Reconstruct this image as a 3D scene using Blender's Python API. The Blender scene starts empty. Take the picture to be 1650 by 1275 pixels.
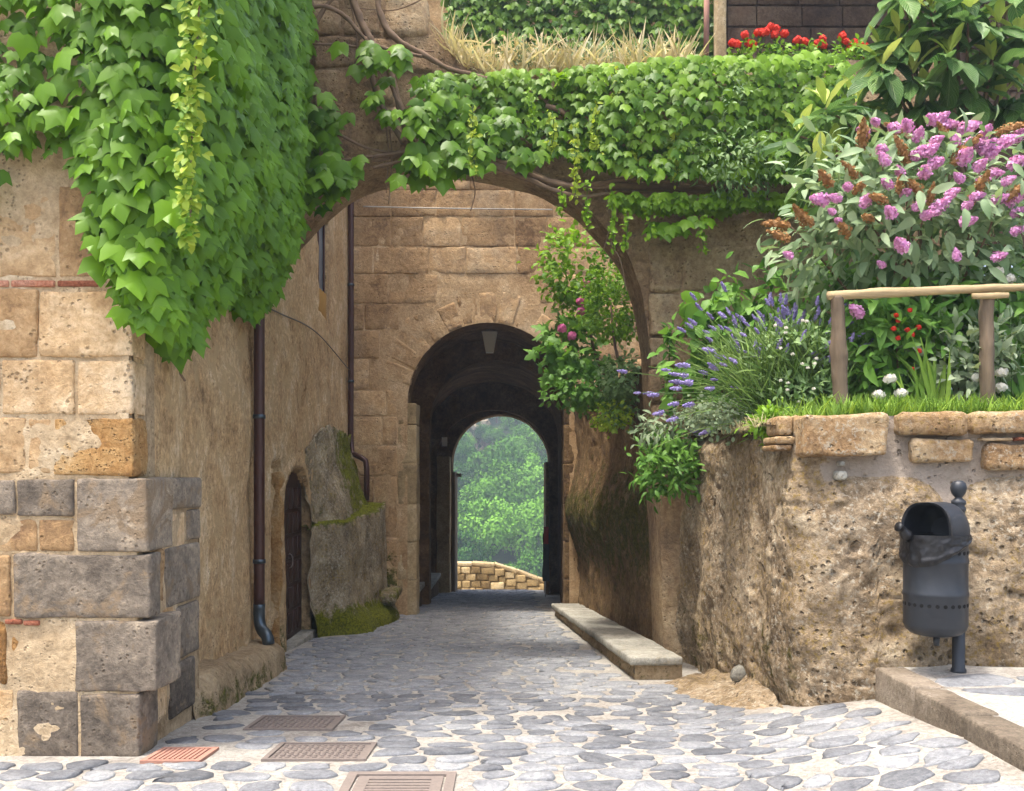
import bpy, math, random
import numpy as np
from mathutils import Vector, Matrix

rng = np.random.default_rng(11)
random.seed(11)
SC = bpy.context.scene
COL = SC.collection
PI = math.pi

# ------------------------------------------------------------------ camera, sky, sun, exposure
EYE = 1.6
FPX = 1500.0
cam_d = bpy.data.cameras.new('camera')
cam = bpy.data.objects.new('camera', cam_d)
COL.objects.link(cam)
cam.location = (0, 0, EYE)
cam.rotation_euler = (PI / 2, 0, 0)
cam_d.sensor_width = 36.0
cam_d.lens = 36.0 * FPX / 1650.0
cam_d.shift_y = 132.5 / 1650.0
cam_d.clip_end = 3000
SC.camera = cam

SUN_TO = Vector((-0.22, -0.17, 1.0)).normalized()      # towards the sun: high, from the left, a little behind
sun_el = math.asin(SUN_TO.z)
sun_az = math.atan2(SUN_TO.x, SUN_TO.y)
world = bpy.data.worlds.new('World')
SC.world = world
world.use_nodes = True
wnt = world.node_tree
sky = wnt.nodes.new('ShaderNodeTexSky')
sky.sky_type = 'NISHITA'
sky.sun_disc = False
sky.sun_elevation = sun_el
sky.sun_rotation = sun_az
sky.air_density = 1.0
sky.dust_density = 6.0
sky.ozone_density = 0.6
wbg = wnt.nodes['Background']
wnt.links.new(sky.outputs[0], wbg.inputs[0])
wbg.inputs[1].default_value = 0.15
sun_d = bpy.data.lights.new('sun', 'SUN')
sun_d.energy = 1.5
sun_d.angle = math.radians(5.0)
sun_d.color = (1.0, 0.955, 0.89)
sun = bpy.data.objects.new('sun', sun_d)
COL.objects.link(sun)
sun.rotation_euler = (-SUN_TO).to_track_quat('-Z', 'Y').to_euler()
sun.location = (-20, -15, 60)
SC.view_settings.view_transform = 'Standard'
SC.view_settings.look = 'None'
SC.view_settings.gamma = 1.0
SC.view_settings.use_curve_mapping = False
SC.view_settings.exposure = 1.7
SC.cycles.max_bounces = 5
SC.cycles.diffuse_bounces = 3
SC.cycles.glossy_bounces = 2
SC.cycles.transmission_bounces = 3
SC.cycles.transparent_max_bounces = 4
SC.cycles.volume_bounces = 0
SC.cycles.use_denoising = True
SC.cycles.use_adaptive_sampling = True
SC.cycles.adaptive_threshold = 0.02

# ------------------------------------------------------------------ numpy helpers
def _hash(ix, iy, iz, seed):
    h = (ix.astype(np.int64) * 374761393 + iy.astype(np.int64) * 668265263 + iz.astype(np.int64) * 2147483647 + seed * 974634777) & 0xffffffff
    h = ((h ^ (h >> 13)) * 1274126177) & 0xffffffff
    h = ((h ^ (h >> 16)) * 2246822519) & 0xffffffff
    return ((h ^ (h >> 15)) & 0xffff) / 32767.5 - 1.0

def vnoise(P, seed=0):
    i = np.floor(P)
    f = P - i
    f = f * f * f * (f * (f * 6 - 15) + 10)
    i = i.astype(np.int64)
    x, y, z = i[:, 0], i[:, 1], i[:, 2]
    fx, fy, fz = f[:, 0], f[:, 1], f[:, 2]
    def L(dx, dy, dz): return _hash(x + dx, y + dy, z + dz, seed)
    a = L(0, 0, 0) * (1 - fx) + L(1, 0, 0) * fx
    b = L(0, 1, 0) * (1 - fx) + L(1, 1, 0) * fx
    c = L(0, 0, 1) * (1 - fx) + L(1, 0, 1) * fx
    d = L(0, 1, 1) * (1 - fx) + L(1, 1, 1) * fx
    return (a * (1 - fy) + b * fy) * (1 - fz) + (c * (1 - fy) + d * fy) * fz

def fbm(P, scale=1.0, octaves=4, seed=0, gain=0.5):
    P = np.asarray(P, float) * scale
    out = np.zeros(len(P)); amp = 1.0; tot = 0.0
    for o in range(octaves):
        out += amp * vnoise(P + 17.3 * o, seed + o * 7)
        tot += amp; amp *= gain; P = P * 2.03
    return out / tot

def sstep(a, b, x):
    t = np.clip((np.asarray(x, float) - a) / (b - a), 0, 1)
    return t * t * (3 - 2 * t)

def unit(v):
    v = np.asarray(v, float)
    return v / np.maximum(np.linalg.norm(v, axis=-1, keepdims=True), 1e-9)

def px(x, y, Y):
    """point seen at pixel (x, y) of the photograph at depth Y"""
    return np.array([(x - 825.0) / FPX * Y, Y, EYE - (y - 770.0) / FPX * Y])

# ------------------------------------------------------------------ mesh and object helpers
def mk(name, V, faces, mat=None, smooth=True, attrs=None):
    """faces: list of (n, k) int arrays"""
    V = np.ascontiguousarray(V, dtype=np.float32)
    faces = [np.asarray(f, dtype=np.int32) for f in faces if len(f)]
    me = bpy.data.meshes.new(name)
    me.vertices.add(len(V))
    me.vertices.foreach_set('co', V.ravel())
    nl = sum(f.size for f in faces); npoly = sum(len(f) for f in faces)
    me.loops.add(nl)
    me.loops.foreach_set('vertex_index', np.concatenate([f.ravel() for f in faces]))
    me.polygons.add(npoly)
    tot = np.concatenate([np.full(len(f), f.shape[1], np.int32) for f in faces])
    st = np.concatenate([[0], np.cumsum(tot)[:-1]]).astype(np.int32)
    me.polygons.foreach_set('loop_start', st)
    try:
        me.polygons.foreach_set('loop_total', tot)
    except Exception:
        pass
    me.polygons.foreach_set('use_smooth', np.full(npoly, bool(smooth)))
    if mat is not None:
        me.materials.append(mat)
    me.update(calc_edges=True)
    if attrs:
        for k, a in attrs.items():
            at = me.attributes.new(k, 'FLOAT', 'POINT')
            at.data.foreach_set('value', np.ascontiguousarray(a, dtype=np.float32))
    return me

WL = {}      # world location of every object by name
def link(o, parent=None, loc=(0, 0, 0)):
    COL.objects.link(o)
    loc = Vector(loc)
    WL[o.name] = loc.copy()
    if parent is not None:
        o.parent = parent
        o.location = loc - WL[parent.name]
    else:
        o.location = loc
    return o

def tag(o, label, cat=None, group=None):
    o['label'] = label
    if cat: o['category'] = cat
    if group: o['group'] = group
    return o

def thing(name, label, cat, loc=(0, 0, 0), group=None):
    o = bpy.data.objects.new(name, None)
    o.empty_display_size = 0.1
    link(o, None, loc)
    return tag(o, label, cat, group)

def obj(name, me, parent=None, loc=(0, 0, 0), kind=None):
    o = bpy.data.objects.new(name, me)
    link(o, parent, loc)
    if kind: o['kind'] = kind
    return o

def wobj(name, V, faces, mat, parent=None, smooth=True, attrs=None, kind=None, loc=None):
    """mesh given in world coordinates; its origin is put at loc (default: middle of its foot)"""
    V = np.asarray(V, float)
    if loc is None:
        loc = (V[:, 0].mean(), V[:, 1].mean(), V[:, 2].min())
    loc = np.asarray(loc, float)
    return obj(name, mk(name, V - loc, faces, mat, smooth, attrs), parent, loc, kind)

def gridfaces(n, m, wrap=False, flip=False):
    """n rows, m columns"""
    i = np.arange(n - 1)[:, None]
    j = np.arange(m if wrap else m - 1)[None, :]
    j2 = (j + 1) % m
    q = np.stack([i * m + j + 0 * i, i * m + j2, (i + 1) * m + j2, (i + 1) * m + j + 0 * i], -1).reshape(-1, 4)
    return q[:, ::-1] if flip else q

def sheet(us, vs, f):
    U, W = np.meshgrid(us, vs, indexing='ij')
    return np.asarray(f(U.ravel(), W.ravel())), gridfaces(len(us), len(vs))

def rbox(w, d, h, r=0.02, step=0.08, amp=0.008, seed=0, nscale=6.0, skew=0.0):
    """rough box with rounded edges, centred on the origin"""
    n = [max(2, int(round(s / step)) + 1) for s in (w, d, h)]
    Vs = []; Fs = []; off = 0
    half = np.array([w, d, h]) / 2
    for ax in range(3):
        a, b = (ax + 1) % 3, (ax + 2) % 3
        for s in (-1, 1):
            A = np.linspace(-1, 1, n[a]); B = np.linspace(-1, 1, n[b])
            # extra lines next to the edges for the rounding
            ea = 1 - min(.45, r / half[a]); eb = 1 - min(.45, r / half[b])
            A = np.unique(np.concatenate([A, [-ea, ea]])); B = np.unique(np.concatenate([B, [-eb, eb]]))
            X, Y = np.meshgrid(A, B, indexing='ij')
            P = np.zeros((X.size, 3)); P[:, a] = X.ravel() * half[a]; P[:, b] = Y.ravel() * half[b]; P[:, ax] = s * half[ax]
            Vs.append(P); Fs.append(gridfaces(len(A), len(B), flip=(s < 0)) + off); off += len(P)
    V = np.concatenate(Vs); F = np.concatenate(Fs)
    key = np.round(V * 20000).astype(np.int64)
    _, first, inv = np.unique(key, axis=0, return_index=True, return_inverse=True)
    inv = inv.ravel()
    V = V[first]; F = inv[F]
    core = np.clip(V, -(half - r), half - r)
    dirn = V - core
    L = np.linalg.norm(dirn, axis=1, keepdims=True)
    nrm = dirn / np.maximum(L, 1e-9)
    V = core + nrm * r
    nz = fbm(V + seed * 3.7, nscale, 4, seed)
    big = fbm(V + seed * 1.3, 2.2, 2, seed + 5)
    V = V + nrm * (amp * (nz * 1.3 + big * 1.2))[:, None]
    if skew:
        V[:, 0] += skew * V[:, 2]
    return V, F

def block(name, x0, x1, y0, y1, z0, z1, mat, parent, r=0.02, step=0.08, amp=0.008, attrs=None, nscale=6.0):
    s = int(rng.integers(1, 9999))
    V, F = rbox(x1 - x0, y1 - y0, z1 - z0, r, step, amp, s, nscale)
    c = ((x0 + x1) / 2, (y0 + y1) / 2, (z0 + z1) / 2)
    at = {k: f(V + np.array(c)) for k, f in attrs.items()} if attrs else None
    return obj(name, mk(name, V, [F], mat, True, at), parent, c)

def smooth_path(P, n):
    P = np.asarray(P, float)
    if len(P) < 3:
        t = np.linspace(0, 1, n)[:, None]
        return P[0] * (1 - t) + P[-1] * t
    Q = np.vstack([2 * P[0] - P[1], P, 2 * P[-1] - P[-2]])
    d = np.concatenate([[0], np.cumsum(np.linalg.norm(np.diff(P, axis=0), axis=1))])
    T = np.linspace(0, d[-1], n)
    out = []
    for t in T:
        k = min(max(np.searchsorted(d, t, 'right') - 1, 0), len(P) - 2)
        u = (t - d[k]) / max(d[k + 1] - d[k], 1e-9)
        a, b, c, e = Q[k], Q[k + 1], Q[k + 2], Q[k + 3]
        out.append(0.5 * ((2 * b) + (c - a) * u + (2 * a - 5 * b + 4 * c - e) * u * u + (3 * b - a - 3 * c + e) * u ** 3))
    return np.array(out)

def tube(P, R, sides=8, cap=True, bump=0.0, seed=0):
    P = np.asarray(P, float); n = len(P)
    R = np.broadcast_to(np.asarray(R, float), (n,)) if np.ndim(R) == 0 or len(np.atleast_1d(R)) == n else np.interp(np.linspace(0, 1, n), np.linspace(0, 1, len(R)), R)
    T = unit(np.gradient(P, axis=0))
    up = np.array([0, 0, 1.0]) if abs(T[0, 2]) < .9 else np.array([1.0, 0, 0])
    Nn = unit(np.cross(T[0], up)); Vs = []
    ang = np.linspace(0, 2 * PI, sides, endpoint=False)
    for i in range(n):
        Nn = unit(Nn - T[i] * np.dot(Nn, T[i])); B = np.cross(T[i], Nn)
        Vs.append(P[i] + R[i] * (np.cos(ang)[:, None] * Nn + np.sin(ang)[:, None] * B))
    V = np.concatenate(Vs)
    if bump:
        c = np.repeat(P, sides, axis=0)
        V = c + (V - c) * (1 + bump * fbm(V, 9.0, 3, seed))[:, None]
    F = [gridfaces(n, sides, wrap=True)]
    if cap:
        V = np.vstack([V, P[0], P[-1]])
        k = np.arange(sides); k2 = (k + 1) % sides
        F.append(np.stack([np.full(sides, n * sides), k2, k], 1))
        F.append(np.stack([np.full(sides, n * sides + 1), (n - 1) * sides + k, (n - 1) * sides + k2], 1))
    return V, F

def lathe(prof, sides=32):
    """prof: (r, z) pairs from bottom to top"""
    prof = np.asarray(prof, float)
    ang = np.linspace(0, 2 * PI, sides, endpoint=False)
    V = np.stack([prof[:, :1] * np.cos(ang), prof[:, :1] * np.sin(ang), np.repeat(prof[:, 1:], sides, 1)], -1).reshape(-1, 3)
    return V, [gridfaces(len(prof), sides, wrap=True)]

class Bag:
    """collects pieces into one mesh"""
    def __init__(s): s.V = []; s.F = {}; s.n = 0; s.T = []
    def add(s, V, F, tint=0.0):
        for f in (F if isinstance(F, list) else [F]):
            f = np.asarray(f); s.F.setdefault(f.shape[1], []).append(f + s.n)
        s.V.append(np.asarray(V, float)); s.n += len(V)
        s.T.append(np.broadcast_to(np.asarray(tint, float), (len(V),)))
    def faces(s): return [np.concatenate(v) for v in s.F.values()]
    def verts(s): return np.concatenate(s.V)
    def build(s, name, mat, parent=None, kind=None, smooth=True, loc=None):
        return wobj(name, s.verts(), s.faces(), mat, parent, smooth, {'tint': np.concatenate(s.T)}, kind, loc)

def frames(pos, tip, nrm, size):
    tip = unit(tip); nrm = np.asarray(nrm, float)
    nrm = unit(nrm - tip * np.sum(nrm * tip, 1, keepdims=True))
    xx = np.cross(tip, nrm)
    M = np.zeros((len(pos), 4, 4)); s = np.asarray(size)[:, None]
    M[:, :3, 0] = xx * s; M[:, :3, 1] = tip * s; M[:, :3, 2] = nrm * s; M[:, :3, 3] = pos; M[:, 3, 3] = 1
    return M

def scatter(tpl, M, pick):
    """tpl: list of (V, F tris/quads) of equal topology per entry -> joined arrays"""
    Vs = []; Fs = []; Ts = []; off = 0
    for k, (V, F) in enumerate(tpl):
        S = M[pick == k]
        if not len(S): continue
        W = np.einsum('nij,vj->nvi', S[:, :3, :3], V) + S[:, None, :3, 3]
        Vs.append(W.reshape(-1, 3))
        Fs.append((F[None] + (np.arange(len(S)) * len(V))[:, None, None]).reshape(-1, F.shape[1]) + off)
        off += len(S) * len(V)
        Ts.append((np.nonzero(pick == k)[0], len(V)))
    return Vs, Fs, Ts

def leaves(parent, tpl, mat, pos, tip, nrm, size, tint=None, n_obj=0, leaf='leaf', mass='foliage', score=None):
    """n_obj leaves as objects of their own (those with the lowest score), the rest joined as one part"""
    pos = np.asarray(pos, float); N = len(pos)
    if tint is None: tint = rng.random(N)
    tint = np.clip(tint, 0, 0.999)
    size = np.broadcast_to(np.asarray(size, float), (N,))
    M = frames(pos, np.broadcast_to(tip, pos.shape), np.broadcast_to(nrm, pos.shape), size)
    pick = rng.integers(0, len(tpl), N)
    if score is None: score = pos[:, 1]
    order = np.argsort(score)
    solo = order[:n_obj]; rest = order[n_obj:]
    pl = np.array(WL[parent.name])
    if len(solo):
        bank = {}
        for i in solo:
            key = (int(pick[i]), int(tint[i] * 6))
            if key not in bank:
                V, F = tpl[key[0]]
                bank[key] = mk(leaf, V, [F], mat, True, {'tint': np.full(len(V), (key[1] + .5) / 6)})
            o = bpy.data.objects.new(leaf, bank[key])
            COL.objects.link(o)
            o.parent = parent
            m = M[i].copy(); m[:3, 3] -= pl
            o.matrix_basis = Matrix(m.tolist())
    if len(rest):
        Vs, Fs, Ts = scatter(tpl, M[rest], pick[rest])
        tt = np.concatenate([np.repeat(tint[rest][ix], nv) for ix, nv in Ts])
        wobj(mass, np.concatenate(Vs), [np.concatenate(Fs)], mat, parent, True, {'tint': tt}, 'stuff', loc=pl)

# ------------------------------------------------------------------ materials
def hexc(h, k=1.0):
    h = h.lstrip('#'); out = []
    for i in (0, 2, 4):
        c = int(h[i:i + 2], 16) / 255
        out.append((c / 12.92 if c <= .04045 else ((c + .055) / 1.055) ** 2.4) * k)
    return (*out, 1.0)

class G:
    def __init__(s, name):
        s.m = bpy.data.materials.new(name); s.m.use_nodes = True
        s.nt = s.m.node_tree
        s.b = s.nt.nodes['Principled BSDF']; s.out = s.nt.nodes['Material Output']
    def n(s, t, ins=None, **kw):
        d = s.nt.nodes.new(t)
        for k, v in kw.items(): setattr(d, k, v)
        for k, v in (ins or {}).items(): s.put(d.inputs[k], v)
        return d
    def put(s, sock, v):
        if isinstance(v, bpy.types.NodeSocket): s.nt.links.new(v, sock)
        else: sock.default_value = v
    def math(s, op, a, b=0.5, c=None, clamp=False):
        d = s.n('ShaderNodeMath', operation=op, use_clamp=clamp)
        s.put(d.inputs[0], a); s.put(d.inputs[1], b)
        if c is not None: s.put(d.inputs[2], c)
        return d.outputs[0]
    def mix(s, f, a, b, mode='MIX'):
        d = s.n('ShaderNodeMix', data_type='RGBA', blend_type=mode)
        s.put(d.inputs[0], f); s.put(d.inputs[6], a); s.put(d.inputs[7], b)
        return d.outputs[2]
    def ramp(s, f, stops, interp='LINEAR'):
        d = s.n('ShaderNodeValToRGB'); cr = d.color_ramp; cr.interpolation = interp
        while len(cr.elements) < len(stops): cr.elements.new(0.5)
        for e, (p, c) in zip(cr.elements, stops):
            e.position = p; e.color = c if len(c) == 4 else (*c, 1)
        s.put(d.inputs[0], f)
        return d.outputs[0]
    def pos(s): return s.n('ShaderNodeNewGeometry').outputs['Position']
    def sc(s, v, x, y, z):
        d = s.n('ShaderNodeVectorMath', operation='MULTIPLY'); s.put(d.inputs[0], v); d.inputs[1].default_value = (x, y, z)
        return d.outputs[0]
    def noise(s, v, scale, detail=6, rough=0.6, dist=0.0):
        d = s.n('ShaderNodeTexNoise', {'Scale': scale, 'Detail': detail, 'Roughness': rough, 'Distortion': dist}); s.put(d.inputs['Vector'], v)
        return d.outputs[0]
    def voro(s, v, scale, feature='F1', rand=1.0):
        d = s.n('ShaderNodeTexVoronoi', {'Scale': scale, 'Randomness': rand}, feature=feature); s.put(d.inputs['Vector'], v)
        return d.outputs['Distance']
    def attr(s, name): return s.n('ShaderNodeAttribute', attribute_name=name).outputs['Fac']
    def step(s, v, a, b):
        d = s.n('ShaderNodeMapRange', {1: a, 2: b, 3: 0.0, 4: 1.0}, clamp=True, interpolation_type='SMOOTHSTEP'); s.put(d.inputs[0], v)
        return d.outputs[0]
    def rand(s): return s.n('ShaderNodeObjectInfo').outputs['Random']
    def bump(s, h, strength, dist, nrm=None):
        d = s.n('ShaderNodeBump', {'Strength': strength, 'Distance': dist}); s.put(d.inputs['Height'], h)
        if nrm is not None: s.put(d.inputs['Normal'], nrm)
        return d.outputs[0]

def stone_mat(name, cols, scale=1.0, bump=0.6, pit=0.5, pit_scale=26, rough=0.92, var=0.18, moss=None, mort=None,
              lichen=0.0, streak=0.0, grain=0.3, stain=0.0, contrast=1.7, patch=None):
    g = G(name); P = g.pos()
    big = g.noise(P, 1.3 * scale, 4, 0.6, 0.6)
    mid = g.noise(P, 5.5 * scale, 4, 0.65, 0.3)
    grit = g.noise(P, 19.0 * scale, 5, 0.78)
    f = g.math('ADD', g.math('MULTIPLY', big, 0.45), g.math('ADD', g.math('MULTIPLY', mid, 0.30), g.math('MULTIPLY', grit, 0.25)))
    r = g.math('SUBTRACT', g.rand(), 0.5)
    f = g.math('ADD', g.math('MULTIPLY', g.math('SUBTRACT', f, 0.5), contrast), 0.5)
    f = g.math('ADD', f, g.math('MULTIPLY', r, var))
    n = len(cols)
    c = g.ramp(f, [(0.24 + 0.52 * i / (n - 1), hexc(h)) for i, h in enumerate(cols)])
    gr = g.math('ADD', 1.0, g.math('MULTIPLY', g.math('SUBTRACT', grit, 0.5), 3.2 * grain))
    gr = g.math('MULTIPLY', gr, g.math('ADD', 1.0, g.math('MULTIPLY', r, var)))
    hsv = g.n('ShaderNodeHueSaturation', {'Value': gr, 'Color': c}); c = hsv.outputs[0]
    pv = g.voro(P, pit_scale * scale)
    pmask = g.math('MULTIPLY', g.step(pv, 0.36, 0.10), g.step(mid, 0.50, 0.58))
    c = g.mix(g.math('MULTIPLY', pmask, 0.45), c, hexc('#4a3826'))  # pits tinted dark besides the bump: their shade put into the colour
    if patch:
        c = g.mix(g.step(g.noise(P, 3.1, 5, 0.65, .8), 0.53, 0.62), c, g.mix(grit, hexc(patch, .7), hexc(patch, 1.2)))
    if streak:
        sv = g.noise(g.sc(P, 7, 7, 0.55), 1.0, 4, 0.65)
        c = g.mix(g.math('MULTIPLY', g.step(sv, 0.52, 0.70), streak), c, hexc('#54472f'))
        c = g.mix(g.math('MULTIPLY', g.step(sv, 0.46, 0.34), streak * .8), c, hexc('#cdbb98'))
    if stain:
        st = g.noise(P, 0.9, 5, 0.72, 1.0)
        c = g.mix(g.math('MULTIPLY', g.step(st, 0.50, 0.64), stain), c, g.mix(grit, hexc('#48423a'), hexc('#7d746a')))
    if lichen:
        lp = g.noise(P, 2.3, 3, 0.6)
        lv = g.noise(P, 30, 3, 0.7)
        c = g.mix(g.math('MULTIPLY', g.math('MULTIPLY', g.step(lv, 0.54, 0.62), g.step(lp, 0.42, 0.58)), lichen), c, hexc('#bdb5a2'))
        c = g.mix(g.math('MULTIPLY', g.math('MULTIPLY', g.step(lv, 0.46, 0.38), g.step(lp, 0.56, 0.46)), lichen * .8), c, hexc('#92792f'))
    h = g.math('ADD', g.math('MULTIPLY', mid, 0.55), g.math('MULTIPLY', grit, 0.6))
    h = g.math('SUBTRACT', h, g.math('MULTIPLY', pmask, pit))
    if mort:
        a = g.attr('mort')
        mm = g.step(g.math('ADD', a, g.math('MULTIPLY', g.math('SUBTRACT', mid, 0.5), 0.9)), 0.42, 0.56)
        mc = g.mix(grit, hexc(mort, .6), hexc(mort, 1.35))
        c = g.mix(mm, c, mc)
    if moss:
        a = g.attr('moss'); mn = g.noise(P, 7, 5, 0.74)
        mm = g.step(g.math('ADD', a, g.math('MULTIPLY', g.math('SUBTRACT', mn, 0.5), 1.7)), 0.38, 0.70)
        mc = g.mix(g.step(g.noise(P, 34, 3, .7), .3, .7), hexc(moss[0]), hexc(moss[1]))
        c = g.mix(mm, c, mc)
        h = g.math('ADD', h, g.math('MULTIPLY', mm, g.math('MULTIPLY', mn, .8)))
    g.put(g.b.inputs['Base Color'], c)
    g.b.inputs['Roughness'].default_value = rough
    g.b.inputs['Specular IOR Level'].default_value = 0.2
    g.put(g.b.inputs['Normal'], g.bump(h, bump, 0.05))
    return g.m

def leaf_mat(name, dark, light, rough=0.42, trans=0.35, spec=0.45, per_tree=0.0):
    g = G(name)
    t = g.attr('tint'); P = g.pos()
    f = g.math('ADD', g.math('MULTIPLY', t, 0.85), g.math('MULTIPLY', g.noise(P, 9, 2, .6), 0.2))
    if per_tree: f = g.math('ADD', f, g.math('MULTIPLY', g.math('SUBTRACT', g.rand(), .5), per_tree))
    c = g.mix(f, hexc(dark), hexc(light))
    g.put(g.b.inputs['Base Color'], c)
    g.b.inputs['Roughness'].default_value = rough
    g.b.inputs['Specular IOR Level'].default_value = spec
    tr = g.n('ShaderNodeBsdfTranslucent')
    g.put(tr.inputs[0], g.mix(0.5, c, g.mix(1.0, c, (1.0, 1.0, 0.25, 1), 'MULTIPLY')))
    ms = g.n('ShaderNodeMixShader', {0: trans})
    g.nt.links.new(g.b.outputs[0], ms.inputs[1]); g.nt.links.new(tr.outputs[0], ms.inputs[2])
    g.nt.links.new(ms.outputs[0], g.out.inputs[0])
    return g.m

def plain_mat(name, col, rough=0.6, metal=0.0, nscale=20, namp=0.2, bump=0.15, spec=0.4, streak=None):
    g = G(name); P = g.pos()
    nz = g.noise(P if streak is None else g.sc(P, *streak), nscale, 6, 0.65)
    k = g.math('ADD', 1 - namp, g.math('MULTIPLY', nz, 2 * namp))
    hs = g.n('ShaderNodeHueSaturation', {'Value': k, 'Color': hexc(col)})
    g.put(g.b.inputs['Base Color'], hs.outputs[0])
    g.b.inputs['Roughness'].default_value = rough; g.b.inputs['Metallic'].default_value = metal
    g.b.inputs['Specular IOR Level'].default_value = spec
    g.put(g.b.inputs['Normal'], g.bump(nz, bump, 0.01))
    return g.m

M = {}
M['tufa'] = stone_mat('tufa_block', ['#80644a', '#a98860', '#c0a27a', '#d3bc9a'], 1.0, 0.7, 0.7, 24, var=.22)
M['orange'] = stone_mat('orange_tufa', ['#7c5a36', '#aa7f4c', '#c09a66', '#cfb58c'], 1.6, 1.0, 0.9, 30)
M['quoin'] = stone_mat('grey_quoin', ['#524a41', '#6e6458', '#8b7f6f', '#aa9a83'], 1.1, 0.7, 0.35, 26, var=.2, stain=.22, grain=.26, contrast=2.0, patch='#8d7a62')
M['mort_wall'] = stone_mat('pale_mortar', ['#8f7757', '#b29a78', '#c3ac8a', '#d2c1a3'], 1.2, 0.7, 0.4, 30)
M['plaster'] = stone_mat('worn_plaster', ['#8a6e4c', '#b8976c', '#c9ab80', '#d8c3a0'], 1.0, 0.7, 0.7, 30, streak=.03, var=0, moss=('#3d4216', '#6b6a2a'), stain=.15, grain=.5, contrast=2.1, patch='#bfa277')
M['facade'] = stone_mat('gate_tufa', ['#7c6044', '#aa8961', '#bd9c72', '#ccb18a'], 1.0, 0.6, 0.7, 22, var=.2, stain=.28, moss=('#3f4317', '#6a6628'))
M['facade_mort'] = stone_mat('gate_mortar', ['#8f7252', '#af9068', '#c0a37c', '#cfb794'], 1.2, 0.6, 0.3, 30, var=0)
M['archwall'] = stone_mat('arch_stone', ['#6b5844', '#93795b', '#ac9472', '#bfab8c'], 1.1, 0.9, 0.5, 22, var=.12, stain=.3, streak=.08)
M['rock'] = stone_mat('lichened_rock', ['#5c4c3a', '#87745a', '#a59277', '#c2b296'], 1.2, 1.0, 1.1, 16, var=0, lichen=.7, streak=.0, mort='#a79a8b', moss=('#3a3a16', '#6d6428'), grain=.5, contrast=2.0, stain=.22)
M['rockstone'] = stone_mat('wall_top_stone', ['#69503a', '#9a7c58', '#b39a76', '#c6b292'], 1.3, 1.0, 0.8, 20, var=.25, lichen=.6, grain=.4)
M['darkwall'] = stone_mat('damp_wall_shaded_jamb', ['#433422', '#654f34', '#7d6545', '#937c5a'], 1.0, 0.8, 0.6, 24, var=0, streak=.0, grain=.45, contrast=2.0, moss=('#34340f', '#5a561e'))
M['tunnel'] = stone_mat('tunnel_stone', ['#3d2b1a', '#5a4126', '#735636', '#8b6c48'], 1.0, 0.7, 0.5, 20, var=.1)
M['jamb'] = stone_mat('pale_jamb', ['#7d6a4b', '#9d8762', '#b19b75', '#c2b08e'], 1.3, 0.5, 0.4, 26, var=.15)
M['ledge'] = stone_mat('mossy_ledge', ['#75624a', '#9a8464', '#b09a78', '#c0ae8e'], 1.4, 0.9, 0.5, 26, var=0, streak=.2, moss=('#3a3e12', '#6f6d28'))
M['butt'] = stone_mat('mossy_buttress', ['#655843', '#8b7c62', '#a8997c', '#c0b398'], 1.4, 0.9, 0.6, 22, var=0, streak=.2, lichen=.85, grain=.45, contrast=2.0, moss=('#414a0f', '#84841e'))
M['bench'] = stone_mat('bench_stone', ['#67645a', '#8a877c', '#9f9c90', '#b4b1a4'], 1.5, 0.5, 0.3, 26, var=.15, lichen=.3)
M['mortar'] = stone_mat('road_mortar', ['#8a847a', '#a29c92', '#b0aba0', '#beb9b0'], 1.6, 0.8, 0.5, 40, var=0, grain=.4, contrast=2.1)
M['cobble'] = stone_mat('basalt_cobble', ['#5d5f62', '#717376', '#838587', '#979897'], 2.0, 0.5, 0.3, 40, rough=.72, var=.24, grain=.28, contrast=2.0)
M['kerb'] = stone_mat('kerb_stone', ['#4a4237', '#655b4e', '#796e5f', '#8d8273'], 1.8, 0.6, 0.4, 30, var=.2)
M['soil'] = stone_mat('garden_soil', ['#2a2015', '#3c2e1e', '#4a3a26', '#5a4831'], 2.5, 1.0, 0.3, 20, var=0)
M['parapet'] = stone_mat('parapet_stone', ['#7b6440', '#9c8357', '#b49a6c', '#c4b088'], 1.0, 0.6, 0.5, 20, var=.4)
M['brick'] = stone_mat('old_brick', ['#7b4a35', '#9c6048', '#ab735a', '#b98c75'], 3.0, 0.6, 0.4, 30, var=.3)
M['cliff'] = stone_mat('pale_cliff', ['#5c5242', '#83765f', '#9c8e75', '#b0a48c'], 0.25, 0.6, 0.3, 3, var=0)
M['darkbuild'] = stone_mat('dark_brick', ['#3c2e25', '#523f31', '#62503f', '#75624e'], 1.0, 0.5, 0.3, 20, var=.25)
M['hill'] = stone_mat('hillside_earth', ['#1c2a0e', '#24361a', '#2d4220', '#3a4d28'], 0.05, 0.5, 0.2, 1, var=0)

M['ivy'] = leaf_mat('ivy_leaf', '#2c5a08', '#80ae22', .42, .40, .32)
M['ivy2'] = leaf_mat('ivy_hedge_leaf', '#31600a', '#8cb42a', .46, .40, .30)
M['ivyyel'] = leaf_mat('young_ivy_leaf', '#5f9420', '#bccb48', .5, .45, .3)
M['budl'] = leaf_mat('butterfly_bush_leaf', '#4a7040', '#b4c89c', .55, .30, .3)
M['loq'] = None
M['lavl'] = leaf_mat('lavender_stem', '#3e6420', '#84a24a', .55, .3)
M['lavf'] = leaf_mat('lavender_flower', '#7566a8', '#b4a8d6', .8, .2, .2)
M['pink'] = leaf_mat('pink_flower', '#cb7cbf', '#f0bde6', .8, .25, .2)
M['brown'] = leaf_mat('faded_flower', '#8a6238', '#b58e62', .9, .15, .2)
M['red'] = leaf_mat('red_flower', '#c81c12', '#ee5440', .7, .25, .2)
M['white'] = leaf_mat('white_flower', '#cfcabc', '#efece2', .8, .2, .2)
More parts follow.
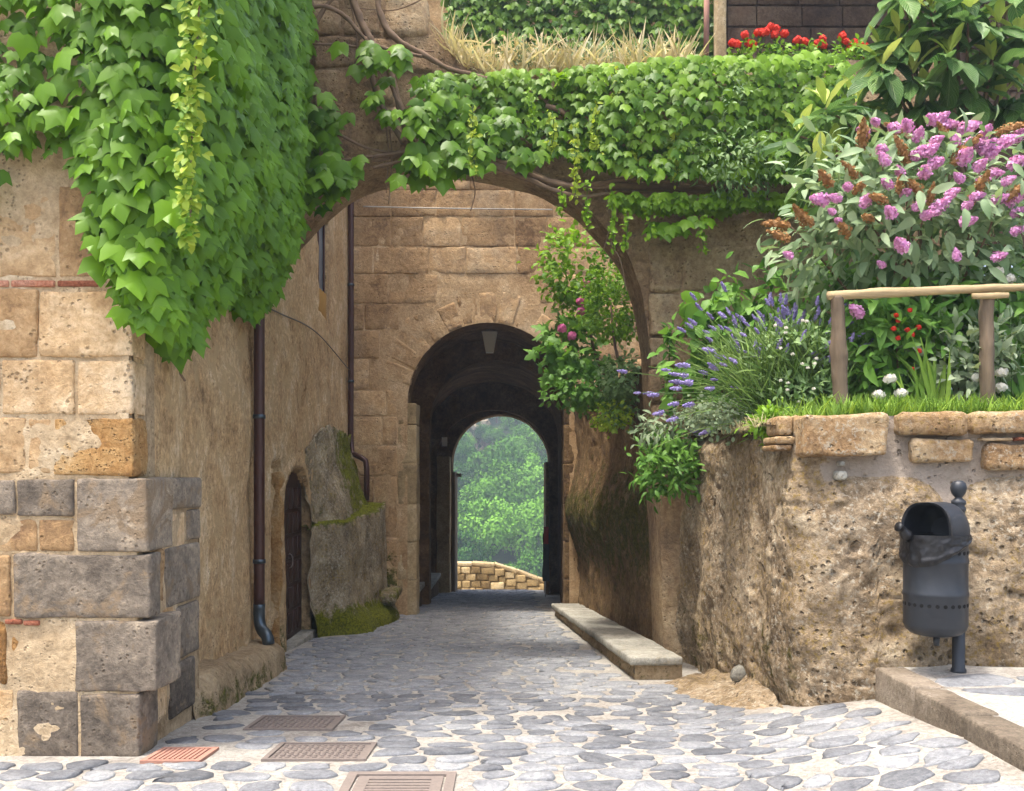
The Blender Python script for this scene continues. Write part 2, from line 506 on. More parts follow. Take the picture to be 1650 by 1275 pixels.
M['rosep'] = leaf_mat('rose_flower', '#a83d78', '#d984b0', .8, .25, .2)
M['grass'] = leaf_mat('grass_blade', '#45701c', '#98b848', .6, .35, .3)
M['straw'] = leaf_mat('dry_grass', '#b3a47a', '#e6dab4', .8, .35, .2)
M['shrub'] = leaf_mat('shrub_leaf', '#3a6c14', '#98c038', .48, .4, .28)
M['shrub2'] = leaf_mat('pale_shrub_leaf', '#4a7038', '#9cb878', .6, .3)
M['fig'] = leaf_mat('fig_leaf', '#386a22', '#80ac4a', .5, .35, .28)
M['tree'] = leaf_mat('far_tree_leaf', '#1c4718', '#74a43c', .8, .12, .05, .9)
M['sage'] = leaf_mat('sage_leaf', '#5e7852', '#a9b694', .7, .25, .2)
M['bark'] = plain_mat('vine_bark', '#7c6754', .9, 0, 14, .35, .8, .2, streak=None)
M['wood'] = plain_mat('weathered_wood', '#6f6150', .9, 0, 1.0, .6, 1.0, .2, streak=(30, 30, 3))
M['woodrail'] = plain_mat('split_rail', '#ab9672', .85, 0, 1.0, .4, .7, .2, streak=(4, 30, 40))
M['door'] = plain_mat('brown_door', '#3c241b', .5, 0, 9, .25, .2)
M['pipe'] = plain_mat('brown_pipe', '#492e27', .38, .25, 5, .12, .05, .5)
M['pipe2'] = plain_mat('grey_pipe_shoe', '#4d565c', .35, .7, 12, .2, .05)
M['bin'] = plain_mat('anthracite_paint', '#2d3137', .45, .15, 14, .22, .05, .5)
M['bag'] = plain_mat('black_plastic', '#1a1a1c', .40, 0, 30, .1, .3, .4)
M['black'] = plain_mat('hole_shade_black', '#050505', .9, 0, 5, .1, 0)  # near-black colour stands in for shade inside bin holes and grate pit
M['iron'] = plain_mat('rusty_iron', '#857a72', .65, .3, 40, .3, .3)
M['terra'] = plain_mat('terracotta', '#a87c6a', .8, 0, 30, .2, .3)
M['cable'] = plain_mat('grey_cable', '#6b6258', .7, 0, 10, .1, 0)
M['glass'] = plain_mat('grey_pane', '#7d858c', .35, .0, 3, .15, 0)
M['ochre'] = plain_mat('ochre_sill', '#a9803f', .8, 0, 8, .15, .2)
M['lampw'] = plain_mat('lamp_glass', '#a9a49a', .5, 0, 8, .1, .0)
M['signw'] = plain_mat('white_enamel', '#e4e2dc', .5, 0, 8, .05, .0)
M['redp'] = plain_mat('red_paint', '#a31a18', .5, 0, 8, .1, .0)

def loquat_mat():
    g = G('loquat_leaf'); t = g.attr('tint'); u = g.attr('lu'); v = g.attr('lv')
    au = g.math('ABSOLUTE', u)
    ph = g.math('SUBTRACT', g.math('MULTIPLY', v, 62.0), g.math('MULTIPLY', au, 26.0))
    vein = g.math('SINE', ph)
    rib = g.step(vein, .75, 1.0); mid = g.step(au, .08, .03)
    c = g.ramp(t, [(0.0, hexc('#3d662c')), (.55, hexc('#73994c')), (.72, hexc('#a9c44c')), (1.0, hexc('#d6e070'))])
    c = g.mix(g.math('MULTIPLY', g.math('MAXIMUM', rib, mid), .35), c, hexc('#9fb070'))
    g.put(g.b.inputs['Base Color'], c); g.b.inputs['Roughness'].default_value = .4
    g.put(g.b.inputs['Normal'], g.bump(vein, .5, .012))
    tr = g.n('ShaderNodeBsdfTranslucent'); g.put(tr.inputs[0], c)
    ms = g.n('ShaderNodeMixShader', {0: .3})
    g.nt.links.new(g.b.outputs[0], ms.inputs[1]); g.nt.links.new(tr.outputs[0], ms.inputs[2]); g.nt.links.new(ms.outputs[0], g.out.inputs[0])
    return g.m
M['loq'] = loquat_mat()

# ------------------------------------------------------------------ leaf and flower shapes: base at origin, tip along +Y, upper side +Z
def ivy_leaf(k):
    r = np.random.default_rng(k)
    half = np.array([[.16, -.10], [.38, .0], [.50, .22], [.60, .62], [.34, .50], [.20, .68]])
    half = half * (1 + r.uniform(-.1, .1, half.shape))
    out = np.vstack([[[0, 0]], half, [[0, 1.0]], half[::-1] * [-1, 1]])
    V = np.vstack([out, [[0, .33]]])
    z = -.30 * np.abs(V[:, 0]) ** 1.3 - .22 * np.maximum(V[:, 1] - .25, 0) ** 1.6 + r.uniform(-.03, .03, len(V))
    V = np.column_stack([V, z]); V[-1, 2] += .03
    n = len(out); i = np.arange(n)
    F = np.stack([np.full(n, n), (i + 1) % n, i], 1)
    return V, F[:, ::-1] * 1

def lance_leaf(k, w=.16, rows=5, curl=.25, fold=.25, ob=.45, wave=0.0):
    r = np.random.default_rng(100 + k)
    v = np.linspace(0, 1, rows + 1)
    wd = w * np.sin(PI * np.clip(v, 0.02, .985) ** (math.log(.5) / math.log(ob))) ** .8
    V = []
    for j, vv in enumerate(v):
        zz = -curl * vv ** 2 + .08 * vv
        for u in (-1, 0, 1):
            V.append([u * wd[j], vv * (1 - .15 * curl * vv), zz - fold * abs(u) * -wd[j] + wave * math.sin(vv * 17 + u) * abs(u)])
    V = np.array(V); V[:, 2] += r.uniform(-.01, .01, len(V))
    F = gridfaces(rows + 1, 3)
    return V, F, v

IVY = [ivy_leaf(k) for k in range(5)]
LANCE = [lance_leaf(k, .13 + .02 * k, 4, .2 + .12 * k)[:2] for k in range(4)]
OVAL = [lance_leaf(k, .30 + .03 * k, 3, .1 + .15 * k, .3)[:2] for k in range(4)]
BLADE = [lance_leaf(k, .035, 3, .1 + .3 * k, .1, .25)[:2] for k in range(4)]
def fig_leaf(k):
    r = np.random.default_rng(300 + k)
    half = np.array([[.12, -.04], [.42, .08], [.24, .26], [.52, .52], [.20, .50], [.20, .74]]) * (1 + r.uniform(-.1, .1, (6, 2)))
    out = np.vstack([[[0, 0]], half, [[0, 1.0]], half[::-1] * [-1, 1]])
    V = np.vstack([out, [[0, .3]]]); V = np.column_stack([V, -.25 * np.abs(V[:, 0]) - .2 * V[:, 1] ** 2])
    n = len(out); i = np.arange(n)
    return V, np.stack([np.full(n, n), i, (i + 1) % n], 1)
FIG = [fig_leaf(k) for k in range(4)]

def floret_cone(k, L=1.0, R=.2, n=90, droop=.1, petal=.085):
    """a panicle along +Y built of small petals round a core"""
    r = np.random.default_rng(500 + k)
    V = []; F = []
    prof = lambda t: R * (np.sin(PI * np.clip(t, .03, .97) ** .62)) ** .7
    ts = (np.arange(n) + .5) / n
    for i, t in enumerate(ts):
        a = i * 2.39996 + r.uniform(-.3, .3); rr = prof(t) * r.uniform(.72, 1.28)
        c = np.array([rr * math.cos(a), t * L, rr * math.sin(a) - droop * t * t])
        nn = unit(np.array([math.cos(a), .35, math.sin(a)]) + r.normal(0, .45, 3)); s = petal * r.uniform(.7, 1.25)
        x = unit(np.cross(nn, [0, 1, .01])); y = np.cross(nn, x); th = r.uniform(0, PI)
        x, y = x * math.cos(th) + y * math.sin(th), y * math.cos(th) - x * math.sin(th)
        b = len(V)
        V += [c + x * s, c + y * s + nn * s * .3, c - x * s, c - y * s + nn * s * .3]
        F.append([b, b + 1, b + 2, b + 3])
    t8 = np.linspace(0, 1, 6); core, cf = lathe(np.stack([np.maximum(prof(t8) * .70, .004), t8 * L], 1), 7)
    core = core[:, [0, 2, 1]]; core[:, 2] -= droop * (core[:, 1] / L) ** 2
    b = len(V)
    return np.vstack([np.array(V), core]), np.vstack([np.array(F), cf[0] + b])

def ball_head(k, n=26, R=.5, petal=.2, flat=1.0):
    r = np.random.default_rng(700 + k); V = []; F = []
    for i in range(n):
        z = 1 - (i + .5) / n * 1.7; a = i * 2.39996; q = math.sqrt(max(0, 1 - z * z))
        d = np.array([q * math.cos(a), q * math.sin(a), z * flat]); c = d * R * r.uniform(.85, 1.05)
        nn = unit(d + r.uniform(-.3, .3, 3)); x = unit(np.cross(nn, [.3, .2, .9])); y = np.cross(nn, x); s = petal * r.uniform(.8, 1.2)
        b = len(V); V += [c + x * s, c + y * s, c - x * s, c - y * s]; F.append([b, b + 1, b + 2, b + 3])
    t8 = np.linspace(-.95, .95, 5)
    core, cf = lathe(np.stack([R * .8 * np.sqrt(1 - t8 ** 2), t8 * R * .8 * flat], 1), 7); b = len(V)
    return np.vstack([np.array(V), core]), np.vstack([np.array(F), cf[0] + b])
# ------------------------------------------------------------------ ground levels
def gz(x, y):
    x = np.asarray(x, float); y = np.asarray(y, float)
    z = -0.073 * np.clip(y - 5, 0, 21) - 0.13 * np.clip(y - 26, 0, 40)
    z = z + 0.20 * sstep(1.2, 2.6, x) * sstep(7.6, 6.2, y)
    return z

def wall_x(y):           # plane of the plastered alley wall on the left
    return np.interp(y, [5.5, 6.6, 7.3, 16.7], [-2.25, -2.38, -2.50, -2.93])
def plinth_x(y):         # face of the big corner stones and of the mossy ledge
    return -2.235 - 0.032 * (np.asarray(y) - 5.5)
def bench_x(y):
    return np.interp(y, [8.6, 16.5, 19.0], [1.08, 0.70, 0.64])

# road bed of pale mortar
xs = np.concatenate([np.arange(-9, -3, .4), np.arange(-3, 3.2, .07), np.arange(3.2, 9, .4)])
ys = np.concatenate([np.arange(-9, 4, .5), np.arange(4, 12, .08), np.arange(12, 36, .25)])
def road_f(u, v):
    z = gz(u, v)
    P = np.column_stack([u, v, z])
    return np.column_stack([u, v, z - .004 + .006 * fbm(P, 2.2, 3, 3) + .004 * fbm(P, 11, 2, 4)])
V, F = sheet(xs, ys, road_f)
road = wobj('road', V, [F], M['mortar'], kind='structure', loc=(0, 5, 0))
tag(road, 'grey cobbled lane with pale mortar joints running down under the arches')

COVERS = [(-1.80, -1.20, 6.22, 6.72), (-1.44, -.84, 5.34, 5.80), (-2.12, -1.78, 5.30, 5.66), (-.88, -.30, 4.52, 5.04)]
def blocked(x, y):
    if y < 5.62 and x < -2.05 and y > 5.36: return True
    if 5.4 <= y < 9.55 and x < plinth_x(y) + .12: return True
    if y >= 9.55 and x < wall_x(y) + (.14 if y < 12.6 else .55 if y < 16.6 else .9): return True
    if y < 6.3 and x > 2.36: return True
    if 6.3 <= y < 6.8 and x > 1.75: return True
    if 6.8 <= y < 8.5 and x > 1.62 - max(0, y - 7.2) * .3: return True
    if y >= 8.5 and x > bench_x(y) - .1: return True
    for a, b, c, d in COVERS:
        if a - .13 < x < b + .13 and c - .09 < y < d + .09: return True
    return y > 31
def cells(x0, x1, y0, y1, dx, dy, seed):
    r = np.random.default_rng(seed); pts = []
    y = y0; row = 0
    while y < y1:
        x = x0 + r.uniform(0, dx)
        while x < x1:
            pts.append((x, y + r.uniform(-.30, .30) * dy)); x += dx * r.uniform(.62, 1.4)
        y += dy; row += 1
    P = np.array(pts); S = P * [1, dx / dy]
    out = []
    for i in range(len(P)):
        d = np.sum((S - S[i]) ** 2, 1); nb = np.argsort(d)[1:16]
        poly = [(S[i, 0] + a, S[i, 1] + b) for a, b in ((-dx, -dx), (dx, -dx), (dx, dx), (-dx, dx))]
        for j in nb:
            m = (S[i] + S[j]) / 2; n = S[j] - S[i]; new = []
            for k in range(len(poly)):
                p, q = poly[k], poly[(k + 1) % len(poly)]
                a = (p[0] - m[0]) * n[0] + (p[1] - m[1]) * n[1]; b = (q[0] - m[0]) * n[0] + (q[1] - m[1]) * n[1]
                if a <= 0: new.append(p)
                if a * b < 0:
                    t = a / (a - b); new.append((p[0] + (q[0] - p[0]) * t, p[1] + (q[1] - p[1]) * t))
            poly = new
            if len(poly) < 3: break
        if len(poly) >= 3:
            out.append(np.array(poly) / [1, dx / dy])
    return out
def stone_top(poly, seed, joint=.019, zfun=gz, hgt=.009):
    r = np.random.default_rng(seed)
    c = poly.mean(0); L = np.linalg.norm(poly - c, axis=1, keepdims=True)
    q = c + (poly - c) * np.clip(1 - joint * r.uniform(.6, 1.9) / np.maximum(L, .03), .3, .95)
    for _ in range(2):
        nx = np.roll(q, -1, 0); q = np.stack([q * .75 + nx * .25, q * .25 + nx * .75], 1).reshape(-1, 2)
    if len(q) > 18: q = q[::2]
    q = q + r.normal(0, .007, q.shape)
    n = len(q); h = hgt * r.uniform(.6, 1.5); tx, ty = r.normal(0, .022, 2)
    rings = []
    for s, dz in ((1.02, -.03), (1.0, .001), (.94, h * .8), (.6, h)):
        p = c + (q - c) * s
        rings.append(np.column_stack([p, zfun(p[:, 0], p[:, 1]) + dz + (r.normal(0, .0022, n) + (p[:, 0] - c[0]) * tx + (p[:, 1] - c[1]) * ty if dz > .002 else 0)]))
    V = np.vstack(rings + [[[c[0], c[1], float(zfun(c[0], c[1])) + h * 1.05]]])
    k = np.arange(n)
    return V, [gridfaces(4, n, wrap=True), np.stack([3 * n + k, 3 * n + (k + 1) % n, np.full(n, 4 * n)], 1)], c
todo = []
for reg in ((-4.2, 2.6, 3.9, 9.0, .255, .185, 1), (-2.9, 1.4, 9.0, 31.0, .26, .19, 2)):
    for p in cells(*reg):
        c = p.mean(0)
        if not blocked(*c) and (reg[2] < 9 or c[1] > 9.0) and (reg[2] >= 9 or c[1] < 9.12) and rng.random() > .03:
            todo.append((c[1] if c[1] > 4.35 else 99, p))
todo.sort(key=lambda t: t[0])
bag = Bag()
for k, (d, p) in enumerate(todo):
    V, F, c = stone_top(p, 1000 + k)
    if k < 300: wobj('cobble', V, F, M['cobble'], road, loc=(c[0], c[1], float(gz(*c))))
    else: bag.add(V, F, rng.random())
bag.build('cobbles', M['cobble'], road, 'stuff', loc=(0, 15, 0))

# raised pavement on the right with its kerb
PVZ = .30
V, F = sheet(np.concatenate([np.arange(2.62, 4.6, .06), np.arange(4.6, 9, .5)]), np.concatenate([np.arange(-9, 4, .6), np.arange(4, 6.65, .06)]),
             lambda u, v: np.column_stack([u, v, PVZ - .004 + .012 * (v - 4.6) + .006 * fbm(np.column_stack([u, v, 0 * u]), 3, 3, 9)]))
pav = wobj('pavement', V, [F], M['mortar'], kind='structure', loc=(3.5, 5, PVZ))
tag(pav, 'raised stone-paved step beside the rock wall under the litter bin')
pvz = lambda x, y: PVZ - .004 + .012 * (np.asarray(y) - 4.6) + 0 * np.asarray(x)
for k, p in enumerate(cells(2.75, 4.6, 4.0, 6.35, .42, .32, 5)):
    c = p.mean(0)
    if c[0] > 2.8 and c[1] < 6.2:
        V, F, c = stone_top(p, 5000 + k, .03, pvz, .010)
        wobj('paving_stone', V, F, M['cobble'], pav, loc=(c[0], c[1], PVZ))
for k in range(8):
    y1 = 6.30 - k * .62; y0 = y1 - .605
    zt = PVZ + .012 * ((y0 + y1) / 2 - 4.6)
    block('kerb_stone', 2.45, 2.66, y0, y1, zt - .30, zt + .006, M['kerb'], pav, .018, .07, .005)

# iron covers in the road
def cover(label, rect, kind):
    a, b, c, d = rect; z = float(gz((a + b) / 2, (c + d) / 2)); sl = (float(gz(0, d)) - float(gz(0, c))) / (d - c)
    zf = lambda y: z + sl * (y - (c + d) / 2)
    t = thing('drain_grate' if kind == 'grate' else 'manhole_cover', label, 'grate' if kind == 'grate' else 'manhole cover', ((a + b) / 2, (c + d) / 2, z))
    def bar(bg, x0, x1, y0, y1, z0, z1):
        P = np.array([[x, y, (z1 if t else z0) + zf(y)] for t in (0, 1) for x, y in ((x0, y0), (x1, y0), (x1, y1), (x0, y1))])
        bg.add(P, np.array([[3, 2, 1, 0], [4, 5, 6, 7], [0, 1, 5, 4], [1, 2, 6, 5], [2, 3, 7, 6], [3, 0, 4, 7]]))
    mt = M['terra'] if kind == 'terra' else M['iron']
    fw = .05 if kind == 'grate' else .03
    fr = Bag()
    for (x0, x1, y0, y1) in ((a, b, c, c + fw), (a, b, d - fw, d), (a, a + fw, c + fw, d - fw), (b - fw, b, c + fw, d - fw)):
        bar(fr, x0, x1, y0, y1, -.03, .012)
    fr.build('frame', mt, t, smooth=False)
    if kind == 'grate':
        fr = Bag(); e = .065
        for (x0, x1, y0, y1) in ((a + e, b - e, c + e, c + e + .05), (a + e, b - e, d - e - .05, d - e), (a + e, a + e + .06, c + e + .05, d - e - .05), (b - e - .06, b - e, c + e + .05, d - e - .05)):
            bar(fr, x0, x1, y0, y1, -.03, .008)
        fr.build('rim', mt, t, smooth=False)
        pit = Bag(); bar(pit, a + .06, b - .06, c + .06, d - .06, -.03, -.022); pit.build('pit', M['black'], t, smooth=False)
        n = 6; y0 = c + e + .06; y1 = d - e - .06
        for k in range(n):
            yy = y0 + (y1 - y0) * (k + .5) / n
            bb = Bag(); bar(bb, a + e + .06, b - e - .06, yy - .014, yy + .014, -.02, .006); bb.build('bar', mt, t, smooth=False)
    else:
        pl = Bag(); bar(pl, a + fw + .004, b - fw - .004, c + fw + .004, d - fw - .004, -.02, .004); pl.build('plate', mt, t, smooth=False)
        tr = Bag()
        if kind == 'terra':
            n = 9
            for k in range(n):
                x = a + fw + .012 + (b - a - 2 * fw - .02) * k / n
                bar(tr, x, x + .018, c + fw + .015, d - fw - .015, .003, .012)
        else:
            nx, ny = 13, 8
            for i in range(nx):
                for j in range(ny):
                    x = a + fw + .015 + (b - a - 2 * fw - .03) * i / nx; y = c + fw + .015 + (d - c - 2 * fw - .03) * j / ny
                    o = .006 if (i + j) % 2 else 0
                    bar(tr, x + o, x + .026 - o, y + .006 - o, y + .020 + o, .003, .012)
        tr.build('tread', mt, t, smooth=False, kind='stuff')
cover('rusty rectangular iron cover in the lane, the one farther from the viewer', COVERS[0], 'iron')
cover('rusty rectangular iron cover between the far cover and the slotted grate', COVERS[1], 'iron')
cover('small terracotta-red ribbed cover at the foot of the corner stones', COVERS[2], 'terra')
cover('slotted iron drain grate with stepped rim at the bottom of the picture', COVERS[3], 'grate')

# ------------------------------------------------------------------ building on the left: corner of big blocks, plastered alley wall, door, window
lb = thing('stone_building', 'tan stone and plaster building with grey corner blocks, ivy over its top', 'building', (-3.5, 9, -.2))
# front wall behind the blocks
V, F = sheet(np.concatenate([np.arange(-9, -3.4, .5), np.arange(-3.4, -2.27, .03), [-2.265]]), np.concatenate([np.arange(-.3, 3.7, .03), np.arange(3.7, 8, .3)]),
             lambda u, v: np.column_stack([u, 5.503 + .014 * fbm(np.column_stack([u, 0 * u, v]), 4, 4, 2) + .006 * fbm(np.column_stack([u, 0 * u, v]), 16, 2, 6), v]))
wobj('front_wall', V, [F], M['mort_wall'], lb)
# alley wall with recesses for niche, door and window
ND = dict(y0=10.16, y1=10.74, zt=1.72, d=.24)
DR = dict(y0=10.9, y1=12.5, zs=1.30, rise=.42, d=.20)
WN = dict(y0=13.35, y1=14.30, z0=4.0, z1=5.5, d=.16)
def in_door(y, z, g=0.0):
    u = (y - (DR['y0'] + DR['y1']) / 2) / ((DR['y1'] - DR['y0']) / 2 + g)
    top = DR['zs'] + (DR['rise'] + g) * np.sqrt(np.clip(1 - u * u, 0, 1))
    return (np.abs(u) < 1) & (z < top)
def alley_wall(u, v):
    P = np.column_stack([0 * u, u, v])
    x = wall_x(u) + .035 * fbm(P, .9, 3, 21) + .016 * fbm(P, 6, 4, 22)
    x = x - ND['d'] * (sstep(ND['y0'], ND['y0'] + .05, u) * sstep(ND['y1'], ND['y1'] - .05, u) * sstep(ND['zt'] + .12 * np.sin((u - ND['y0']) / .58 * PI), ND['zt'] - .06, v)) * (1 + .35 * fbm(P, 5, 3, 8))
    x = np.where(in_door(u, v), x - DR['d'] - .05, x)
    x = x + .022 * (in_door(u, v, .16) & ~in_door(u, v))           # raised plaster surround
    w = (u > WN['y0']) & (u < WN['y1']) & (v > WN['z0']) & (v < WN['z1'])
    x = np.where(w, x - WN['d'], x)
    # plaster skin thicker below, broken off over the corner stones
    x = x + .03 * sstep(.05, -.05, v - 2.35 - .5 * fbm(P, .8, 3, 5)) * sstep(7.0, 7.2, u) * sstep(9.2, 9.0, u)
    x = x + .20 * sstep(.55, -.35, v - gz(0, u)) * sstep(9.3, 9.6, u) * sstep(10.8, 10.4, u) * .3
    return np.column_stack([x, u, v])
uy = np.concatenate([np.arange(5.53, 16.75, .05), [ND['y0'], ND['y1'], DR['y0'] + .004, DR['y0'] - .004, DR['y1'] - .004, DR['y1'] + .004, WN['y0'] + .004, WN['y0'] - .004, WN['y1'] - .004, WN['y1'] + .004]])
uz = np.concatenate([np.arange(-1.2, 3.4, .045), np.arange(3.4, 6.6, .08), np.arange(6.6, 11.2, .4), [WN['z0'] - .004, WN['z0'] + .004, WN['z1'] - .004, WN['z1'] + .004]])
V, F = sheet(np.unique(uy), np.unique(uz), alley_wall)
ms = sstep(.7, .0, V[:, 2] - gz(0, V[:, 1])) * .45 + sstep(12.4, 13.2, V[:, 1]) * sstep(2.4, 1.6, V[:, 2]) * .55
wobj('alley_wall', V, [F], M['plaster'], lb, attrs={'moss': ms})
# top and hidden sides close the body; unseen, raised at the rear to shade the lane
V = np.array([[-9, 5.53, 8], [-2.3, 5.53, 8], [-2.7, 9.9, 8], [-9, 9.9, 8], [-9, 9.9, 11.2], [-2.62, 9.9, 11.2], [-2.93, 16.75, 11.2], [-9, 16.75, 11.2], [-2.7, 9.9, 8]], float)
wobj('shade_roof', V, [np.array([[0, 1, 2, 3], [3, 8, 5, 4], [4, 5, 6, 7]])], M['facade_mort'], lb, smooth=False)
S = FPX / 5.5
def fx(x): return (x - 825) / S
def fz(y): return EYE - (y - 770) / S
front = [  # x0, x1, y0, y1, material, proud
    (-80, 90, 296, 446, 'tufa', .0), (94, 213, 298, 447, 'tufa', .004),
    (-80, 60, 468, 576, 'tufa', .003), (64, 214, 470, 574, 'tufa', .006),
    (-80, -2, 581, 668, 'tufa', .0), (3, 120, 580, 667, 'tufa', .005), (125, 213, 582, 668, 'tufa', .002),
    (-80, 42, 673, 762, 'tufa', .002), (46, 82, 675, 764, 'tufa', .0), (86, 215, 673, 766, 'orange', .006),
    (-80, 24, 774, 829, 'quoin', .012), (28, 119, 773, 832, 'quoin', .016),
    (-80, 60, 836, 890, 'tufa', .0), (63, 119, 838, 888, 'tufa', .003),
    (-80, 16, 896, 992, 'tufa', .002), (-80, 10, 998, 1104, 'orange', .0), (18, 116, 1003, 1092, 'orange', -.006),
    (-80, 22, 1110, 1214, 'tufa', .004), (28, 126, 1114, 1222, 'quoin', .004)]
for x0, x1, y0, y1, m, pr in front:
    rough = .016 if m == 'orange' else .009 if m == 'tufa' else .006
    block('stone_block', fx(x0), fx(x1), 5.50 - pr, 5.72, fz(y1), fz(y0), M[m], lb, .012, .045, rough, nscale=9)
for x0, x1 in ((-40, 14), (18, 88), (92, 158)):
    block('brick', fx(x0), fx(x1), 5.495, 5.6, fz(462), fz(452), M['brick'], lb, .008, .05, .003)
for x0, x1, y0, y1 in ((8, 36, 998, 1006), (38, 64, 1000, 1008)):
    block('brick', fx(x0), fx(x1), 5.49, 5.58, fz(y1), fz(y0), M['brick'], lb, .008, .05, .003)
# corner stones that turn the corner, then the stones of the alley side
def corner(x0, xc, y0, y1, yd): block('corner_stone', fx(x0), fx(xc), 5.486, yd, fz(y1), fz(y0), M['quoin'], lb, .014, .04, .009, nscale=8)
corner(124, 238, 771, 889, 5.92); corner(22, 243, 893, 996, 5.66); corner(121, 254, 1000, 1115, 5.90); corner(130, 226, 1119, 1222, 5.78)
def side(y0, y1, z0, z1, m, proud=0.0, r=.02):
    xm = float(plinth_x((y0 + y1) / 2)) + proud
    block('stone_block', xm - .30, xm, y0, y1, z0, z1, M[m], lb, r, .05, .006 if m == 'quoin' else .013, nscale=8)
side(5.94, 6.76, 1.385, 1.60, 'quoin', .012); side(6.50, 6.76, 1.16, 1.375, 'quoin', .012); side(5.96, 6.46, 1.12, 1.37, 'tufa', -.004)
side(5.69, 6.02, .80, 1.14, 'tufa', .0); side(6.06, 6.74, .74, 1.14, 'quoin', .012)
side(5.94, 6.22, .34, .76, 'tufa', -.002); side(6.26, 6.72, .36, .72, 'quoin', .012)
side(5.82, 6.10, -.05, .32, 'tufa', -.004); side(6.14, 6.60, .0, .34, 'quoin', .02)
block('stone_block', float(wall_x(10.75)) - .30, float(wall_x(10.75)) + .002, 10.70, 10.80, -.45, 1.66, M['orange'], lb, .03, .05, .03, nscale=6)
V, F = sheet(np.arange(5.56, 6.79, .03), np.arange(-.15, 1.60, .03), lambda u, v: np.column_stack([plinth_x(u) - .008 + .014 * fbm(np.column_stack([0 * u, u, v]), 5, 4, 12), u, v]))
wobj('corner_fill', V, [F], M['mort_wall'], lb)
V, F = sheet(np.linspace(0, .5, 12), np.arange(-.15, 1.62, .05), lambda u, v: np.column_stack([plinth_x(6.775) - u, 6.775 + .01 * fbm(np.column_stack([u, v, 0 * u]), 6, 3, 2), v]))
wobj('corner_fill', V, [F], M['mort_wall'], lb)
V, F = sheet(np.linspace(0, .35, 8), np.arange(5.5, 6.80, .05), lambda u, v: np.column_stack([plinth_x(v) - u, v, 1.585 + .01 * fbm(np.column_stack([u, v, 0 * u]), 6, 3, 2)]))
wobj('corner_fill', V, [F], M['mort_wall'], lb)
block('corner_fill', -2.62, -2.262, 5.53, 5.9, 1.55, 5.0, M['mort_wall'], lb, .01, .2, .003)
block('corner_fill', -2.62, -2.215, 5.502, 5.6, -.1, 1.58, M['mort_wall'], lb, .01, .1, .004)
# door
dx = float(wall_x(11.7)) - .14
dr = block('door', dx - .03, dx + .02, DR['y0'] - .1, DR['y1'] - .02, float(gz(0, 11.7)) + .03, DR['zs'] + DR['rise'] - .05, M['door'], lb, .006, .3, .001)
tag(dr, 'dark brown panelled wooden door under a shallow arch')
z0 = float(gz(0, 11.7)) + .12
for i in range(6):
    for j in range(6):
        ya = DR['y0'] + .06 + i * .25; za = z0 + j * .315
        if za + .27 < DR['zs'] + .3:
            block('panel', dx + .008, dx + .038, ya, ya + .20, za + (.0 if j else 0), za + .265, M['door'], dr, .012, .2, .0005)
tb = tube(smooth_path([(dx + .05, 11.66, .65), (dx + .09, 11.66, .62), (dx + .09, 11.66, .5), (dx + .05, 11.66, .47)], 8), .008, 6)
wobj('handle', tb[0], tb[1], M['iron'], dr)
block('doorstep', float(wall_x(11.6)) - .2, float(wall_x(11.6)) + .06, DR['y0'] - .02, DR['y1'] + .05, float(gz(0, 11.7)) - .12, float(gz(0, 11.7)) + .05, M['bench'], lb, .015, .1, .004)
# window: pane, frame, sill
wx = float(wall_x(13.8)) - .10
wn = block('window', wx - .03, wx, WN['y0'] + .02, WN['y1'] - .02, WN['z0'] + .42, WN['z1'] - .02, M['glass'], lb, .004, .5, 0)
for y0, y1, z0, z1 in ((WN['y0'] + .02, WN['y0'] + .07, WN['z0'] + .42, WN['z1'] - .02), (WN['y1'] - .07, WN['y1'] - .02, WN['z0'] + .42, WN['z1'] - .02), (13.80, 13.85, WN['z0'] + .42, WN['z1'] - .02)):
    block('frame', wx + .002, wx + .03, y0, y1, z0, z1, M['pipe'], wn, .004, .5, 0)
block('sill', wx - .03, wx + .05, WN['y0'] + .03, WN['y1'] - .03, WN['z0'] + .02, WN['z0'] + .41, M['ochre'], wn, .01, .2, .003)

# mossy stone ledge along the foot of the alley wall
def ledge_f(u, v):
    # v 0..1 : from wall over the top, down the front to the ground
    g = gz(0, u); xf = plinth_x(u) - .03 + .10 * sstep(6.66, 6.95, u); xb = wall_x(u) - .05
    endk = sstep(9.52, 9.35, u)
    t = np.clip(v / .5, 0, 1); d = np.clip((v - .5) / .5, 0, 1)
    P = np.column_stack([0 * u, u, v * .6])
    x = xb + (xf - xb) * t * endk + .05 * d * endk
    top = .30 + .05 * fbm(P, 1.5, 3, 7)
    z = g + top * (1 - d) * (1 - .12 * t) - .06 * d
    rr = np.exp(-((v - .5) / .06) ** 2); x = x - .03 * rr; z = z - .015 * rr
    return np.column_stack([x + .028 * fbm(P + 5, 6, 4, 13), u, z + .02 * fbm(P, 7, 3, 17)])
V, F = sheet(np.arange(6.62, 9.56, .035), np.linspace(0, 1, 26), ledge_f)
vv = np.tile(np.linspace(0, 1, 26), len(np.arange(6.62, 9.56, .035)))
lg = wobj('stone_ledge', V, [F], M['ledge'], None, attrs={'moss': sstep(.50, .75, vv) * .45})
tag(lg, 'low mossy stone ledge along the foot of the plastered alley wall', 'ledge')

